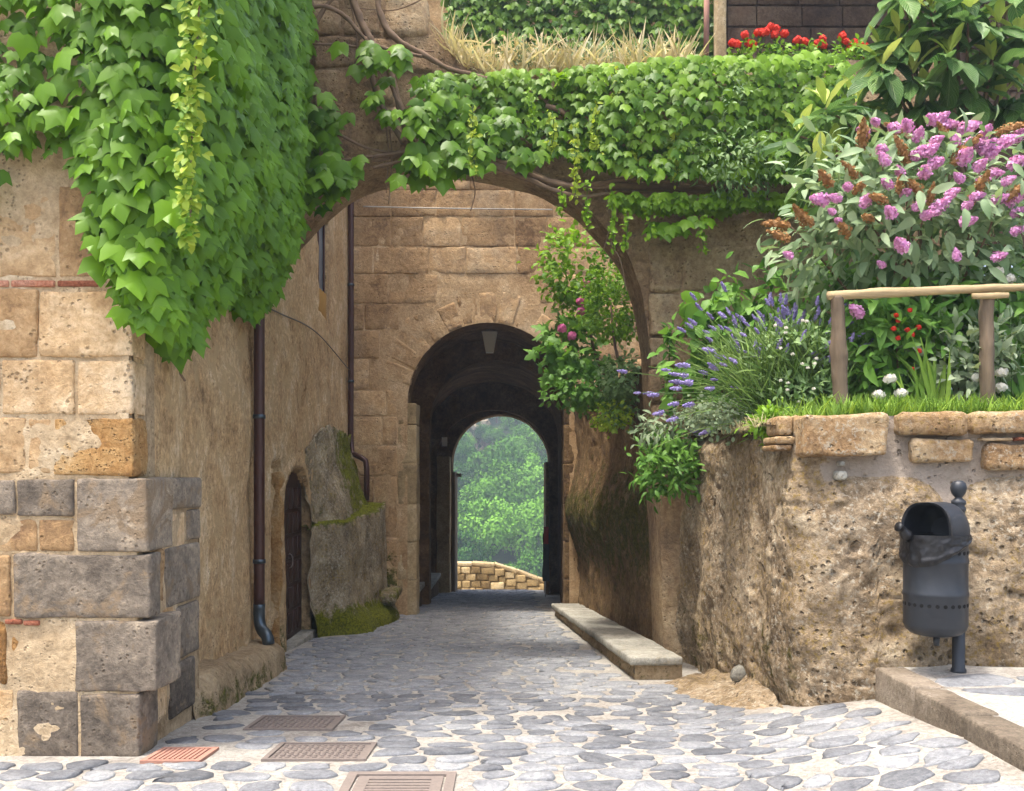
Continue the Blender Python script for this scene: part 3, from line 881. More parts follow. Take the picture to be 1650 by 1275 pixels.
# drainpipes
def pipe(label, pts, r, shoe, brackets):
    t = thing('drainpipe', label, 'drainpipe', pts[-1])
    P = smooth_path(pts, 60) if len(pts) > 2 else np.array(pts, float)
    V, F = tube(P, r, 12); wobj('pipe', V, F, M['pipe'], t)
    if shoe:
        V, F = tube(smooth_path(shoe, 14), r * 1.06, 12); wobj('shoe', V, F, M['pipe2'], t)
    for p in brackets:
        V, F = tube(np.array([[p[0], p[1], p[2] - .02], [p[0], p[1], p[2] + .02]]), r * 1.16, 12); wobj('bracket', V, F, M['pipe2'], t)
xp = float(wall_x(9.15)) + .10
pipe('brown drainpipe coming down from the ivy to the mossy ledge', [(xp, 9.15, 6.5), (xp, 9.15, 3.0), (xp, 9.15, .35)], .055,
     [(xp, 9.15, .36), (xp, 9.15, .22), (xp + .03, 9.12, .12), (xp + .10, 9.06, .06), (xp + .12, 9.05, -.02)], [(xp, 9.15, .78), (xp, 9.15, 2.2), (xp, 9.15, 3.5)])
xq = -2.84
pipe('thin dark drainpipe in the corner by the gate, bending over the mossy buttress', [(xq, 16.42, 9.0), (xq, 16.42, 4.0), (xq, 16.42, 2.25), (xq + .06, 16.36, 2.02), (xq + .24, 16.3, 1.93), (xq + .30, 16.26, 1.8), (xq + .30, 16.25, 1.2)], .05,
     None, [(xq, 16.42, 3.3), (xq, 16.42, 5.0)])
# cable running over the alley wall
cp = smooth_path([(float(wall_x(8.9)) + .05, 8.9, 3.3), (float(wall_x(10.5)) + .035, 10.5, 3.45), (float(wall_x(13)) + .04, 13.0, 3.62), (float(wall_x(16.4)) + .05, 16.4, 3.5)], 40)
V, F = tube(cp, .009, 5); tag(wobj('cable', V, F, M['cable'], loc=cp[0]), 'dark cable sagging along the alley wall below the window', 'cable')
cp = smooth_path([px(585, 333, 16.5), px(720, 336, 16.48), px(890, 338, 16.5)], 30)
V, F = tube(cp, .012, 5); tag(wobj('cable', V, F, M['lampw'], loc=cp[0]), 'pale cable strung straight across the gate front under the vines', 'cable')

# mossy buttress in front of the gate corner
bt = thing('stone_buttress', 'mossy lichened stone buttress with a sloping top beside the gate', 'buttress', (-2.5, 14.5, -.7))
def butt_f(lo):
    def f(u, v):
        # u along Y, v from wall over the top down to the ground
        yk = sstep(12.55, 13.2, u)
        P = np.column_stack([0 * u, u, v * 2])
        xb = wall_x(u) - .1
        if lo:
            w = (.42 + .22 * sstep(13.2, 15.5, u)) * yk + .05; top = 1.05 + .05 * (u - 14)
        else:
            w = .34 * sstep(12.3, 14.0, u) + .05; top = 2.25 - .35 * sstep(13.5, 12.4, u)
        t = np.clip(v / .35, 0, 1); d = np.clip((v - .35) / .65, 0, 1)
        g = gz(0, u) - .05
        if lo:
            x = xb + (w + .1) * t + .10 * d ** 2; z = top + (g - top) * d - .04 * t
            foot = sstep(.72, 1.0, d) * sstep(12.6, 13.4, u) * sstep(16.4, 15.6, u); x = x + .20 * foot
            z = z + .10 * np.sin(PI * np.clip((d - .75) / .25, 0, 1)) * foot
        else:
            x = xb + .05 + (w + .05) * np.maximum(t * .3, d ** .8); z = top + .1 * t - (top - .9) * d
        return np.column_stack([x + .10 * fbm(P, 2.2, 4, 31) + .025 * fbm(P, 9, 3, 32), u, z + .06 * fbm(P, 4, 3, 33)])
    return f
us = np.arange(12.35, 16.56, .05); vs = np.linspace(0, 1, 44)
V, F = sheet(us, vs, butt_f(True)); vv = np.tile(vs, len(us)); uu = np.repeat(us, len(vs))
wobj('base', V, [F], M['butt'], bt, attrs={'moss': np.maximum(sstep(.42, .30, vv) * .85, sstep(.74, .92, vv) * .75 * sstep(16.2, 15.2, uu) + .20)})
V, F = sheet(us, vs, butt_f(False))
wobj('slope', V, [F], M['butt'], bt, attrs={'moss': .28 + .42 * sstep(13.4, 15.2, uu)})
V, F = rbox(.62, 1.0, .16, .05, .06, .03, 77, 5); c = (-2.20, 15.4, float(gz(0, 15.4)) + .42)
obj('step_stone', mk('step_stone', V, [F], M['butt'], True, {'moss': np.full(len(V), .5)}), bt, c)

# ------------------------------------------------------------------ gate building with the passage
YF = 16.6
gb = thing('gate_building', 'tan block-built gatehouse pierced by a dark vaulted passage', 'building', (0, YF, -.85))
def prof(xl, xr, zs, rise, zb, n=80):
    """left foot, up, over the arch, down to the right foot"""
    a = np.linspace(PI, 0, n); cx, rx = (xl + xr) / 2, (xr - xl) / 2
    arc = np.column_stack([cx + rx * np.cos(a), zs + rise * np.sin(a)])
    k = 12
    L = np.column_stack([np.full(k, xl), np.linspace(zb, zs, k, endpoint=False)])
    R = np.column_stack([np.full(k, xr), np.linspace(zs, zb, k + 1)[1:]])
    return np.vstack([L, arc, R])
def rect_like(p, x0, x1, z1, zb):
    """outer rectangle with as many points as profile p"""
    n = len(p); k = 12; m = n - 2 * k
    L = np.column_stack([np.full(k, x0), p[:k, 1]]); R = np.column_stack([np.full(k, x1), p[-k:, 1]])
    zs = p[k, 1]; a = np.linspace(0, 1, m)
    w, h = x1 - x0, z1 - zs; tot = 2 * h + w; d = a * tot
    T = np.where((d < h)[:, None], np.column_stack([np.full(m, x0), zs + d]), np.where((d < h + w)[:, None], np.column_stack([x0 + d - h, np.full(m, z1)]), np.column_stack([np.full(m, x1), z1 - (d - h - w)])))
    return np.vstack([L, T, R])
def annulus(p, q, y, nt=6, rough=0.0, seed=0):
    t = np.linspace(0, 1, nt)[:, None, None]
    A = p[None] * (1 - t) + q[None] * t
    P = A.reshape(-1, 2); W = np.column_stack([P[:, 0], np.full(len(P), y), P[:, 1]])
    if rough: W[:, 1] += rough * fbm(W, 5, 4, seed)
    return W, gridfaces(nt, len(p), flip=True)
def barrel(p, y0, y1, n=8, rough=.0, seed=0):
    yy = np.linspace(y0, y1, n)
    V = np.array([[a, y, b] for y in yy for a, b in p])
    if rough: V = V + (rough * fbm(V, 2.5, 4, seed))[:, None] * np.array([1, 0, 1])
    return V, gridfaces(n, len(p))
GB = -2.6
p1 = prof(-1.86, 1.02, 2.93, 1.43, GB)
V, F = annulus(p1, rect_like(p1, -3.3, 4.5, 11.0, GB), YF - .026, 80, .024, 4)
wobj('front_wall', V, [F], M['facade_mort'], gb)
bag = Bag()
rings = [(prof(-1.86, 1.02, 2.93, 1.43, GB), 16.6, 17.25), (prof(-2.25, 1.25, 2.85, 1.62, GB), 17.25, 19.4), (prof(-1.73, 1.03, 2.68, 1.37, GB), 19.4, 19.9), (prof(-2.25, 1.20, 2.6, 1.5, GB), 19.9, 24.4),
         (prof(-1.98, 1.00, 2.05, 1.33, GB), 24.4, 24.75), (prof(-1.60, .98, 2.0, 1.28, GB), 24.75, 25.5)]
for k, (p, a, b) in enumerate(rings):
    V, F = barrel(p, a, b, max(3, int((b - a) / .25)), .02, 50 + k); bag.add(V, F)
    if k:
        V, F = annulus(rings[k - 1][0], p, a, 4); bag.add(V, F[:, ::-1])
V, F = annulus(rings[-1][0], rect_like(rings[-1][0], -4, 4.5, 8, GB), 25.5, 6); bag.add(V, F[:, ::-1])
V = np.array([[-3.3, YF, 11], [4.5, YF, 11], [4.5, 25.5, 8], [-4, 25.5, 8]], float); bag.add(V, np.array([[0, 1, 2, 3]]))
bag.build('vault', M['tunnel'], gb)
# wall blocks in courses, cut back round the arch
zc = -1.0; crs = 0; VR = 2.18
while zc < 9.3:
    h = float(rng.uniform(.46, .60)); x = -2.98 + float(rng.uniform(-.3, 0)); first = True
    while x < 3.0:
        w = float(rng.uniform(.55, 1.0)); a, b = max(x, -2.96) + .012, x + w - .012; z0, z1 = zc + .012, zc + h - .012
        x += w
        zm = (z0 + z1) / 2
        if zm < 2.93: cl, cr = -1.86 - .19, 1.02 + .2
        else:
            q = VR ** 2 - (max(z0 - 2.93, 0) * .6 + max(z1 - 2.93, 0) * .4) ** 2
            cl, cr = (-.42 - math.sqrt(q), -.42 + math.sqrt(q)) if q > 0 else (9, 9)
        if cl != 9:
            if a < cl < b: b = cl if cl - a > .14 else a
            elif a < cr < b: a = cr if b - cr > .14 else b
            elif a >= cl and b <= cr: b = a
        if b - a > .15:
            block('stone_block', a, b, YF - .030 - float(rng.uniform(0, .014)), YF + .2, z0, z1, M['facade'], gb, .012, .09, .011, {'moss': lambda V: sstep(1.2, -.4, V[:, 2]) * .75 * sstep(-1.7, -2.2, V[:, 0])}, nscale=7)
    zc += h; crs += 1
# voussoirs
nv = 15
for k in range(nv):
    a0 = PI - PI * k / nv - .012; a1 = PI - PI * (k + 1) / nv + .012
    r0, r1 = 1.44, VR - .02 - float(rng.uniform(0, .34))
    V, F = rbox(1, .24, 1, .03, .12, .012, 900 + k, 5)
    th = (a0 + a1) / 2 - (V[:, 0]) * (a0 - a1) * -1 * -1; rr = r0 + (V[:, 2] + .5) * (r1 - r0)
    W = np.column_stack([-.42 + rr * np.cos(th), YF + .100 + V[:, 1] - .008 * (k % 3), 2.93 + rr * np.sin(th)])
    wobj('voussoir', W, [F[:, ::-1]], M['facade'], gb, attrs={'moss': np.zeros(len(W))})
# pale jamb stones below the springing on the left; right ones dark, shade put into their colour
z = -.95; k = 0
while z < 2.85:
    h = min(float(rng.uniform(.5, .85)), 2.93 - z)
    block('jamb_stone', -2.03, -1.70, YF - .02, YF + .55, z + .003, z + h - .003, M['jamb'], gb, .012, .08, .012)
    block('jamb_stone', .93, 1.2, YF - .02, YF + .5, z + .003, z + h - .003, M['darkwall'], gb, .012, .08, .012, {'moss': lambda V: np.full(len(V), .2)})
    z += h
# post of pale stone at the far opening, timber leaf beside it
pp = [(-1.93, -1.55)]
z = float(gz(0, 24.4)) - .1
block('jamb_stone', -1.97, -1.62, 24.30, 24.72, z, 2.15, M['jamb'], gb, .03, .15, .01)
block('gate_leaf', -1.60, -1.52, 24.80, 26.0, z, 1.75, M['wood'], gb, .01, .4, .002)
block('bracket', -1.55, -1.38, 25.42, 25.5, 1.62, 1.72, M['iron'], gb, .01, .3, 0)
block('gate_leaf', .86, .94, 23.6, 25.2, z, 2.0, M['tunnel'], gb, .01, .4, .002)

# stone seat inside the passage on the left
def seat(name, label, segs, xf, wid, h, th, mat, basem, mossy):
    t = thing(name, label, 'bench', (float(xf(segs[0])) , segs[0], float(gz(0, segs[0]))))
    for a, b in zip(segs[:-1], segs[1:]):
        s = int(rng.integers(1, 9999)); L = b - a - .012
        V, F = rbox(wid, L, th, .022, .07, .008, s, 6)
        V[:, 1] += (a + b) / 2
        side_ = 1 if wid > 0 else -1
        xx = xf(V[:, 1]); V[:, 0] = V[:, 0] + xx + wid / 2
        V[:, 2] += gz(0, V[:, 1]) + h - th / 2
        wobj('slab', V, [F], mat, t)
    us = np.arange(segs[0] + .06, segs[-1], .06)
    def bf(u, v):
        P = np.column_stack([0 * u, u, v])
        return np.column_stack([xf(u) + .055 + .03 * fbm(P, 5, 4, 3), u, gz(0, u) - .05 + v * (h - th + .055)])
    V, F = sheet(us, np.linspace(0, 1, 9), bf)
    nV = len(V)
    end = np.array([[float(xf(us[0])) + .055 + e * (wid - .06), us[0], float(gz(0, us[0])) - .05 + f * (h - th + .055)] for e in (0, 1) for f in (0, 1)])
    V = np.vstack([V, end])
    wobj('base', V, [F, np.array([[nV, nV + 1, nV + 3, nV + 2]])], basem, t, attrs={'moss': np.full(len(V), mossy)})
    return t
seat('stone_bench', 'long grey stone slab bench along the right wall of the lane', [8.55, 10.7, 12.6, 14.7, 16.5], bench_x, .50, .215, .085, M['bench'], M['ledge'], .35)
t = thing('stone_bench', 'short grey stone bench inside the passage on the left', 'bench', (-2.0, 19, float(gz(0, 19))))
for a, b in ((17.4, 19.3), (20.0, 23.6)):
    zt = float(gz(0, (a + b) / 2)) + .42
    block('slab', -2.2, -1.80, a, b, zt - .1, zt, M['bench'], t, .02, .15, .006)
    block('base', -2.2, -1.86, a + .02, b - .02, zt - .85, zt - .1, M['tunnel'], t, .02, .2, .01)

# lantern under the first arch
ln = thing('hanging_lantern', 'pale tapered lantern hanging under the crown of the gate arch', 'lantern', px(789, 570, 17.6))
c = px(789, 550, 17.6)
def frustum(zt, zb, rt, rb): return lathe([(0.001, zb), (rb, zb), (rt, zt), (0.001, zt)], 4)
V, F = frustum(.16, -.22, .20, .10); V = V @ np.array([[math.cos(PI / 4), math.sin(PI / 4), 0], [-math.sin(PI / 4), math.cos(PI / 4), 0], [0, 0, 1]])
wobj('glass', V + c, F, M['lampw'], ln, smooth=False)
V, F = frustum(.22, .165, .05, .21); V = V @ np.array([[math.cos(PI / 4), math.sin(PI / 4), 0], [-math.sin(PI / 4), math.cos(PI / 4), 0], [0, 0, 1]])
wobj('cap', V + c, F, M['iron'], ln, smooth=False)
V, F = tube(np.array([c + [0, 0, .2], [c[0], c[1], 4.52]]), .012, 6); wobj('rod', V, F, M['iron'], ln)
sg = block('sign', -1.83, -1.69, 24.26, 24.30, EYE + .82, EYE + 1.06, M['signw'], None, .006, .3, 0)
tag(sg, 'small white plate fixed to the pale post at the far opening', 'sign')
nb = thing('notice_holder', 'dark notice stand with a red top at the far right of the passage', 'stand', (.80, 22.5, float(gz(0, 22.5))))
block('post', .79, .82, 22.5, 22.53, float(gz(0, 22.5)), .7, M['signw'], nb, .004, .5, 0)
block('rack', .74, .90, 22.45, 22.49, -.9, .25, M['bin'], nb, .01, .15, .02)
block('panel', .76, .88, 22.42, 22.445, .0, .42, M['redp'], nb, .006, .3, .003)

# parapet beyond the passage
pr = thing('parapet_wall', 'curving parapet wall of tan stones beyond the far opening', 'wall', (0, 32, -2.6))
def par(u):     # u along X -> y, top z
    return 31.6 + .10 * (u + 2) ** 1.4, np.interp(u, [-4, -1.1, -.5, .2, 1.3, 4], [-1.27, -1.30, -1.36, -1.58, -2.0, -2.9])
us = np.linspace(-3.99, -1.99 + 6, 50); uu = np.maximum(us, -1.99)
yy, zt = par(uu); yy = np.where(us < -1.99, 31.6, yy)
V = []
for i, u in enumerate(us):
    V += [[u, yy[i] + .06, -3.6], [u, yy[i] + .06, zt[i] - .1], [u, yy[i] + .5, zt[i] - .1], [u, yy[i] + .5, -3.6]]
wobj('core', np.array(V), [gridfaces(50, 4)], M['parapet'], pr)
for j in range(5):
    x = -3.6 + .2 * (j % 2)
    while x < 3.0:
        w = float(rng.uniform(.25, .5)); u = max(x + w / 2, -1.98); y_, z_ = par(u); z1 = z_ - .13 - j * .24; h = .225
        y_ = 31.6 if x + w / 2 < -1.98 else y_
        if z1 > gz(0, y_) - .1:
            block('stone', x + .012, x + w - .012, y_ - float(rng.uniform(.0, .05)), y_ + .2, z1 - h, z1, M['parapet'], pr, .03, .08, .014)
        x += w
for k in range(9):
    a, b = -3.6 + k * .75, -3.6 + (k + 1) * .75 - .01
    um = max((a + b) / 2, -1.98); y_, z_ = par(um); sl = float(par(um + .2)[1] - par(um - .2)[1]) / .4 if um > -1.9 else 0
    V, F = rbox(b - a, .56, .12, .03, .12, .01, 60 + k, 5); V[:, 2] += sl * V[:, 0] + .0
    obj('coping', mk('coping', V, [F], M['jamb']), pr, ((a + b) / 2, y_ + .26, z_ - .05))
# ------------------------------------------------------------------ near archway
YA, YB = 9.9, 10.62
aw = thing('stone_archway', 'brown stone wall with a wide round arch spanning the lane, hung with vines', 'arch', (-.5, 10.2, -.4))
sil = [(417, 560), (440, 480), (478, 415), (502, 383), (530, 356), (565, 330), (600, 312), (650, 299), (720, 291), (800, 300), (870, 319), (920, 350), (965, 395), (1000, 440), (1020, 500), (1030, 560), (1036, 640), (1040, 760), (1047, 900), (1052, 1060)]
back = np.array([px(x, y, YB)[[0, 2]] for x, y in sil])
back = np.vstack([[[-2.80, -.6], [-2.78, 1.5]], back])
back = smooth_path(back, 150)
frt = back.copy(); frt[:, 0] += .02 * np.sign(frt[:, 0] + .5)
def topz(x): return np.interp(x, [-3.2, -1.3, -.95, -.55, -.2, .6, 3.6, 4.6], [7.6, 7.4, 6.6, 6.02, 5.88, 5.92, 6.05, 6.05])
n = len(frt)
c = np.array([-.5, 2.2])
outer = []
for k, p in enumerate(frt):
    s = k / (n - 1)
    if s < .22: outer.append([-3.3, -.6 + (7.6 + .6) * s / .22])
    elif s > .72: outer.append([4.6, 6.05 - (6.65) * (s - .72) / .28])
    else:
        x = -3.3 + 7.9 * (s - .22) / .5; outer.append([x, topz(x)])
outer = np.array(outer)
tt = np.linspace(0, 1, 46) ** 1.15
A = frt[None] * (1 - tt[:, None, None]) + outer[None] * tt[:, None, None]
P = A.reshape(-1, 2)
W = np.column_stack([P[:, 0], np.full(len(P), YA), P[:, 1]])
edge = np.repeat(np.exp(-tt * 14), n)
W[:, 1] += .05 * fbm(W, 1.3, 4, 61) + .02 * fbm(W, 6, 4, 62) + .05 * edge
W[:, 0] += edge * .02 * fbm(W, 5, 3, 63); W[:, 2] += edge * .025 * fbm(W, 5, 3, 64)
F1 = gridfaces(46, n, flip=True)
sof = []
m = 12
e0 = W[:n]
for j in range(1, m):
    t = j / (m - 1); q = np.column_stack([e0[:, 0] * (1 - t) + back[:, 0] * t, np.full(n, YA + (YB - YA) * t + .05 * (1 - t)), e0[:, 2] * (1 - t) + back[:, 1] * t])
    d = .022 * fbm(q, 4, 4, 65); q[:, 0] += d * np.sign(q[:, 0] + .5) * .6; q[:, 2] += d
    sof.append(q)
SV = np.vstack([e0] + sof)
F2 = gridfaces(m, n)
o2 = np.column_stack([outer[:, 0], np.full(n, YB), outer[:, 1]])
b2 = SV[-n:]
BV = np.vstack([b2, o2, W[-n:]])
F3 = gridfaces(3, n)
wobj('wall', np.vstack([W, SV, BV]), [F1, F2 + len(W), F3 + len(W) + len(SV)], M['archwall'], aw)
# stones that show in the wall: right pier and upper left
for x0, x1, y0, y1 in ((1047, 1098, 394, 470), (1047, 1150, 474, 540), (1101, 1250, 398, 470), (1047, 1122, 544, 592), (1154, 1300, 474, 545), (1126, 1240, 549, 600), (1047, 1110, 596, 648), (1114, 1250, 604, 660), (1052, 1120, 652, 720)):
    a, b = px(x0, y1, YA), px(x1, y0, YA)
    block('stone_block', a[0], b[0], YA - .03, YA + .15, a[2], b[2], M['archwall'], aw, .03, .06, .022, nscale=5)
for x0, x1, y0, y1 in ((505, 575, 60, 108), (578, 640, 62, 110), (500, 548, 0, 56), (552, 612, -6, 56), (505, 560, 112, 172), (564, 632, 116, 168), (600, 650, 172, 232), (540, 597, 176, 240), (620, 690, -10, 58), (645, 700, 64, 120), (870, 935, 250, 290), (505, 535, 178, 240)):
    a, b = px(x0, y1, YA), px(x1, y0, YA)
    block('stone_block', a[0], b[0], YA - .02, YA + .15, a[2], b[2], M['archwall'], aw, .04, .06, .022, nscale=5)

# ------------------------------------------------------------------ damp wall on the right of the lane beyond the arch, terrace above it
V, F = sheet(np.arange(10.3, 16.65, .045), np.linspace(0, 1, 90), lambda u, v: np.column_stack([
    bench_x(u) + np.interp(u, [10.3, 11.2, 13, 16], [.66, .62, .52, .46]) + .10 * np.sin(v * 2.6) * sstep(10.2, 12, u) - .22 * np.exp(-((v - .50) / .16) ** 2) * sstep(11, 12.6, u) + .06 * fbm(np.column_stack([0 * u, u, v * 3]), 1.2, 4, 71) + .02 * fbm(np.column_stack([0 * u, u, v * 3]), 6, 4, 72) - .12 * v + .02 * fbm(np.column_stack([0 * u, u, v * 3]), 14, 3, 75),
    u, gz(0, u) - .1 + v * (3.0 - gz(0, u))]))
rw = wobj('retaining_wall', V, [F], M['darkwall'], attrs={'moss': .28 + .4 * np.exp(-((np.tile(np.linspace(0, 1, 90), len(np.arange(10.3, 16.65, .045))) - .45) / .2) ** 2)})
tag(rw, 'damp bulging brown wall behind the stone bench, streaked with moss', 'wall')
V, F = sheet(np.arange(1.5, 4.6, .2), np.arange(10.7, 16.6, .25), lambda u, v: np.column_stack([u, v, 2.86 + .05 * fbm(np.column_stack([u, v, 0 * u]), 2, 3, 3)]))
tag(wobj('upper_garden', V, [F], M['soil'], kind='structure'), 'earth of the garden terrace above the damp wall')

# ------------------------------------------------------------------ rock retaining wall of the garden
gw = thing('garden_wall', 'rough lichened rock wall with a course of mortared stones on top, behind the bin', 'wall', (2.3, 6.8, 0))
TOPZ = 2.03
path = smooth_path([(6.5, 6.34), (4.6, 6.37), (3.4, 6.42), (2.7, 6.46), (2.25, 6.49), (2.08, 6.505), (2.02, 6.56), (2.005, 6.70), (1.96, 7.2), (1.90, 8.2), (1.83, 9.2), (1.78, 9.98)], 420)
pn = unit(np.gradient(path, axis=0)); pn = np.column_stack([-pn[:, 1] * -1 * -1, pn[:, 0]])       # outward (towards lane/camera)
if pn[20, 1] > 0: pn = -pn
vs = np.linspace(0, 1, 140)
U, Wv = np.meshgrid(np.arange(len(path)), vs, indexing='ij'); U = U.ravel(); Wv = Wv.ravel()
bx, by = path[U, 0], path[U, 1]
zb = np.where(bx > 2.5, .22, gz(bx, by)) - .12
zz = zb + Wv * (TOPZ - zb)
P3 = np.column_stack([bx, by, zz])
front_ = sstep(2.02, 2.12, bx)
# boulders: centre x, centre z, radii
bul = np.zeros(len(bx)); insideb = np.zeros(len(bx))
for cx_, cz_, rx_, rz_ in ((2.52, .78, .50, .82), (3.62, .76, .62, .84), (4.9, .8, .62, .8)):
    e = ((bx - cx_) / rx_) ** 4 + ((zz - cz_) / rz_) ** 4
    bul = np.maximum(bul, np.clip(1 - e, 0, 1) ** .5); insideb = np.maximum(insideb, sstep(1.25, .85, e))
mort = sstep(2.06, 2.26, bx + .25 * fbm(P3, 4, 3, 44)) * front_ * (1 - insideb) * sstep(.9, 1.2, zz) * .95
side_k = 1 - front_
disp = .05 * (1 - Wv) ** 1.5 + .09 * bul * front_ + .05 * fbm(P3, 1.5, 4, 81) + .028 * fbm(P3, 5, 4, 82) - .022 * sstep(.34, .55, fbm(P3, 10, 2, 88)) * (1 - .8 * mort) + .014 * fbm(P3, 14, 3, 84) * (1 - .6 * mort)
disp += side_k * (.07 * fbm(P3 * [1, 1, .4], 3.0, 4, 85) - .06 * sstep(.30, .0, Wv))      # vertical fluting, undercut foot
disp -= .10 * sstep(.92, 1.0, Wv) * side_k
Vr = P3.copy(); Vr[:, 0] += disp * pn[U, 0]; Vr[:, 1] += disp * pn[U, 1]
cavs = [(2.48, .88, .05), (2.36, 1.12, .035), (3.02, .62, .05), (2.62, .55, .04)]
for a, b, r_ in cavs:
    k = np.exp(-(((bx - a) / r_) ** 2 + ((zz - b) / r_) ** 2)); Vr[:, 1] += .06 * k
wobj('rock_face', Vr, [gridfaces(len(path), len(vs))], M['rock'], gw, attrs={'mort': mort, 'moss': side_k * (.16 + .22 * sstep(.5, .1, Wv)) + .03})
S4 = FPX / 6.42
sel = path[:, 0] > 2.06; pfx, pfy = path[sel][::-1, 0], path[sel][::-1, 1]
for x0, x1, y0, y1, pr_, m_ in ((1290, 1426, 668, 737, .10, 'rockstone'), (1444, 1551, 667, 700, .05, 'rockstone'), (1560, 1700, 666, 699, .05, 'rockstone'), (1466, 1566, 707, 747, .03, 'rockstone'), (1581, 1690, 716, 757, .03, 'rockstone'),
                                (1574, 1625, 705, 712, .03, 'mort_wall'), (1630, 1700, 704, 711, .03, 'brick'), (1262, 1288, 668, 700, .04, 'rockstone'), (1258, 1290, 702, 714, .05, 'rockstone'), (1256, 1286, 716, 724, .04, 'rockstone'),
                                (1297, 1308, 740, 756, .05, 'bench'), (1346, 1366, 758, 775, .05, 'bench'), (1352, 1362, 742, 752, .04, 'bench')):
    xa, xb, za, zt_ = (x0 - 825) / S4, (x1 - 825) / S4, EYE - (y1 - 770) / S4, EYE - (y0 - 770) / S4
    yf = float(np.interp((xa + xb) / 2, pfx, pfy)) if (xa + xb) / 2 > 2.05 else 6.64
    block('stone', xa, xb, yf - pr_ - .05, yf + .25, za, zt_, M[m_], gw, min(.03, (zt_ - za) * .4), .045, .016 if x1 - x0 > 60 else .006, nscale=8)
# low rock shelf and loose stone at the foot
mp = [(1.98, 6.75), (1.62, 7.0), (1.42, 7.6), (1.32, 8.2), (1.50, 8.5), (1.9, 8.5)]
V, F = sheet(np.linspace(0, 1, 40), np.linspace(0, 1, 30), lambda u, v: (lambda yy, xo: np.column_stack([1.95 - (1.95 - xo) * v + .03 * fbm(np.column_stack([u, v, 0 * u]), 5, 3, 5), yy, gz(1.2, yy) + .17 * (1 - v) ** .8 * (.55 + .45 * np.sin(u * PI)) - .02 + .07 * fbm(np.column_stack([u * 2, v * 2, 0 * u]), 2.2, 4, 6) * (1 - v) * 1.5]))(6.62 + u * 2.15, np.interp(u, [0, .25, .55, .85, 1], [1.72, 1.52, 1.34, 1.36, 1.62])))
o = wobj('rock_ledge', V, [F], M['rock'], attrs={'mort': np.zeros(len(V)), 'moss': np.full(len(V), .22)})
tag(o, 'low worn rock shelf at the foot of the garden wall, by the bench end', 'rock')
for (x, y, w, lab) in ((1197, 1085, .15, 'small pale lichened stone lying at the foot of the rock wall'),):
    Yd = 7.7 if x > 1100 else 8.75
    c = px(x, y, Yd); V, F = rbox(w, w * .8, w * .55, w * .16, .025, .035, int(x), 9)
    o = obj('loose_stone', mk('loose_stone', V, [F], M['bench']), None, (c[0], c[1], c[2])); tag(o, lab, 'stone')

# garden earth on top
V, F = sheet(np.arange(1.80, 7.5, .12), np.arange(6.45, 10.0, .12), lambda u, v: np.column_stack([np.maximum(u, 1.86 + 0 * v), np.maximum(v, 6.58), 1.97 + .05 * fbm(np.column_stack([u, v, 0 * u]), 2, 3, 91) + .06 * sstep(6.6, 7.6, v)]))
gard = wobj('garden_bed', V, [F], M['soil'], kind='structure'); tag(gard, 'planted garden bed on top of the rock wall')

# ------------------------------------------------------------------ litter bin
BX, BY = 2.765, 6.08; PZ = float(pvz(BX, 6.1))
bn = thing('litter_bin', 'anthracite metal litter bin with hood and black bag on a ball-topped post', 'litter bin', (BX, BY, PZ))
S6 = FPX / 6.08
bz = lambda y: EYE - (y - 770) / S6
zt, zbm = bz(868), bz(1016); R = .196
V, F = lathe([(.001, zbm - .03), (.10, zbm - .03), (.15, zbm - .018), (R - .012, zbm + .012), (R, zbm + .045), (R, bz(960)), (R + .004, bz(958)), (R + .004, bz(953)), (R, bz(951)), (R, bz(908)), (R + .004, bz(906)), (R + .004, bz(901)), (R, bz(899)), (R, zt), (R + .008, zt), (R + .008, zt + .012), (R - .006, zt + .012), (R - .008, zt - .3), (.001, zt - .32)], 48)
V[:, 0] += BX; V[:, 1] += BY
wobj('body', V, F, M['bin'], bn)
for zz_, yy_ in ((bz(889), 0), (bz(972), 0)):
    for k in range(26):
        a = 2 * PI * k / 26
        d = np.array([math.cos(a), math.sin(a), 0]); t_ = np.array([-d[1], d[0], 0]); c = np.array([BX, BY, zz_]) + d * (R + .0015)
        ring = [c + .0125 * (math.cos(b) * t_ + math.sin(b) * np.array([0, 0, 1])) for b in np.linspace(0, 2 * PI, 10, endpoint=False)]
        back_ = [p - d * .006 for p in ring]
        kk = np.arange(10)
        wobj('hole_disc', np.array(ring + back_), [np.arange(10)[None], np.stack([kk, 10 + kk, 10 + (kk + 1) % 10, (kk + 1) % 10], 1)], M['black'], bn, smooth=False)  # black discs on the body, the dark of each opening put into colour
# hood: arched tunnel whose mouth looks left and towards the viewer
ax = unit(np.array([.80, .60, 0])); pe = np.array([-ax[1], ax[0], 0])
hw, hh = .172, bz(812) - zt
ss = np.linspace(-.125, .178, 12); aa = np.linspace(0, PI, 22)
def hood(off):
    V = []
    for s in ss:
        sh = math.sqrt(max(0.0, 1 - max(0, (s - .06) / .145) ** 2)) if s > .06 else 1
        sh = max(sh, .55)
        for a in aa:
            ca, sa = math.cos(a), math.sin(a)
            ca = math.copysign(abs(ca) ** .72, ca); sa = abs(sa) ** .80
            V.append(np.array([BX, BY, zt + .012]) + ax * s + pe * (hw - off) * ca * (.55 + .45 * sh) + np.array([0, 0, (hh - off) * sa * sh]))
    return np.array(V)
Vo, Vi = hood(0), hood(.012); F = gridfaces(12, 22); nO = len(Vo)
rim = np.array([[j, j + 1, nO + j + 1, nO + j] for j in range(21)])
cap_ = np.array([[11 * 22 + j, 11 * 22 + j + 1, 11 * 22 + 21 - j - 1, 11 * 22 + 21 - j] for j in range(10)])
wobj('hood', np.vstack([Vo, Vi]), [F, F + nO, rim, cap_], M['bin'], bn)
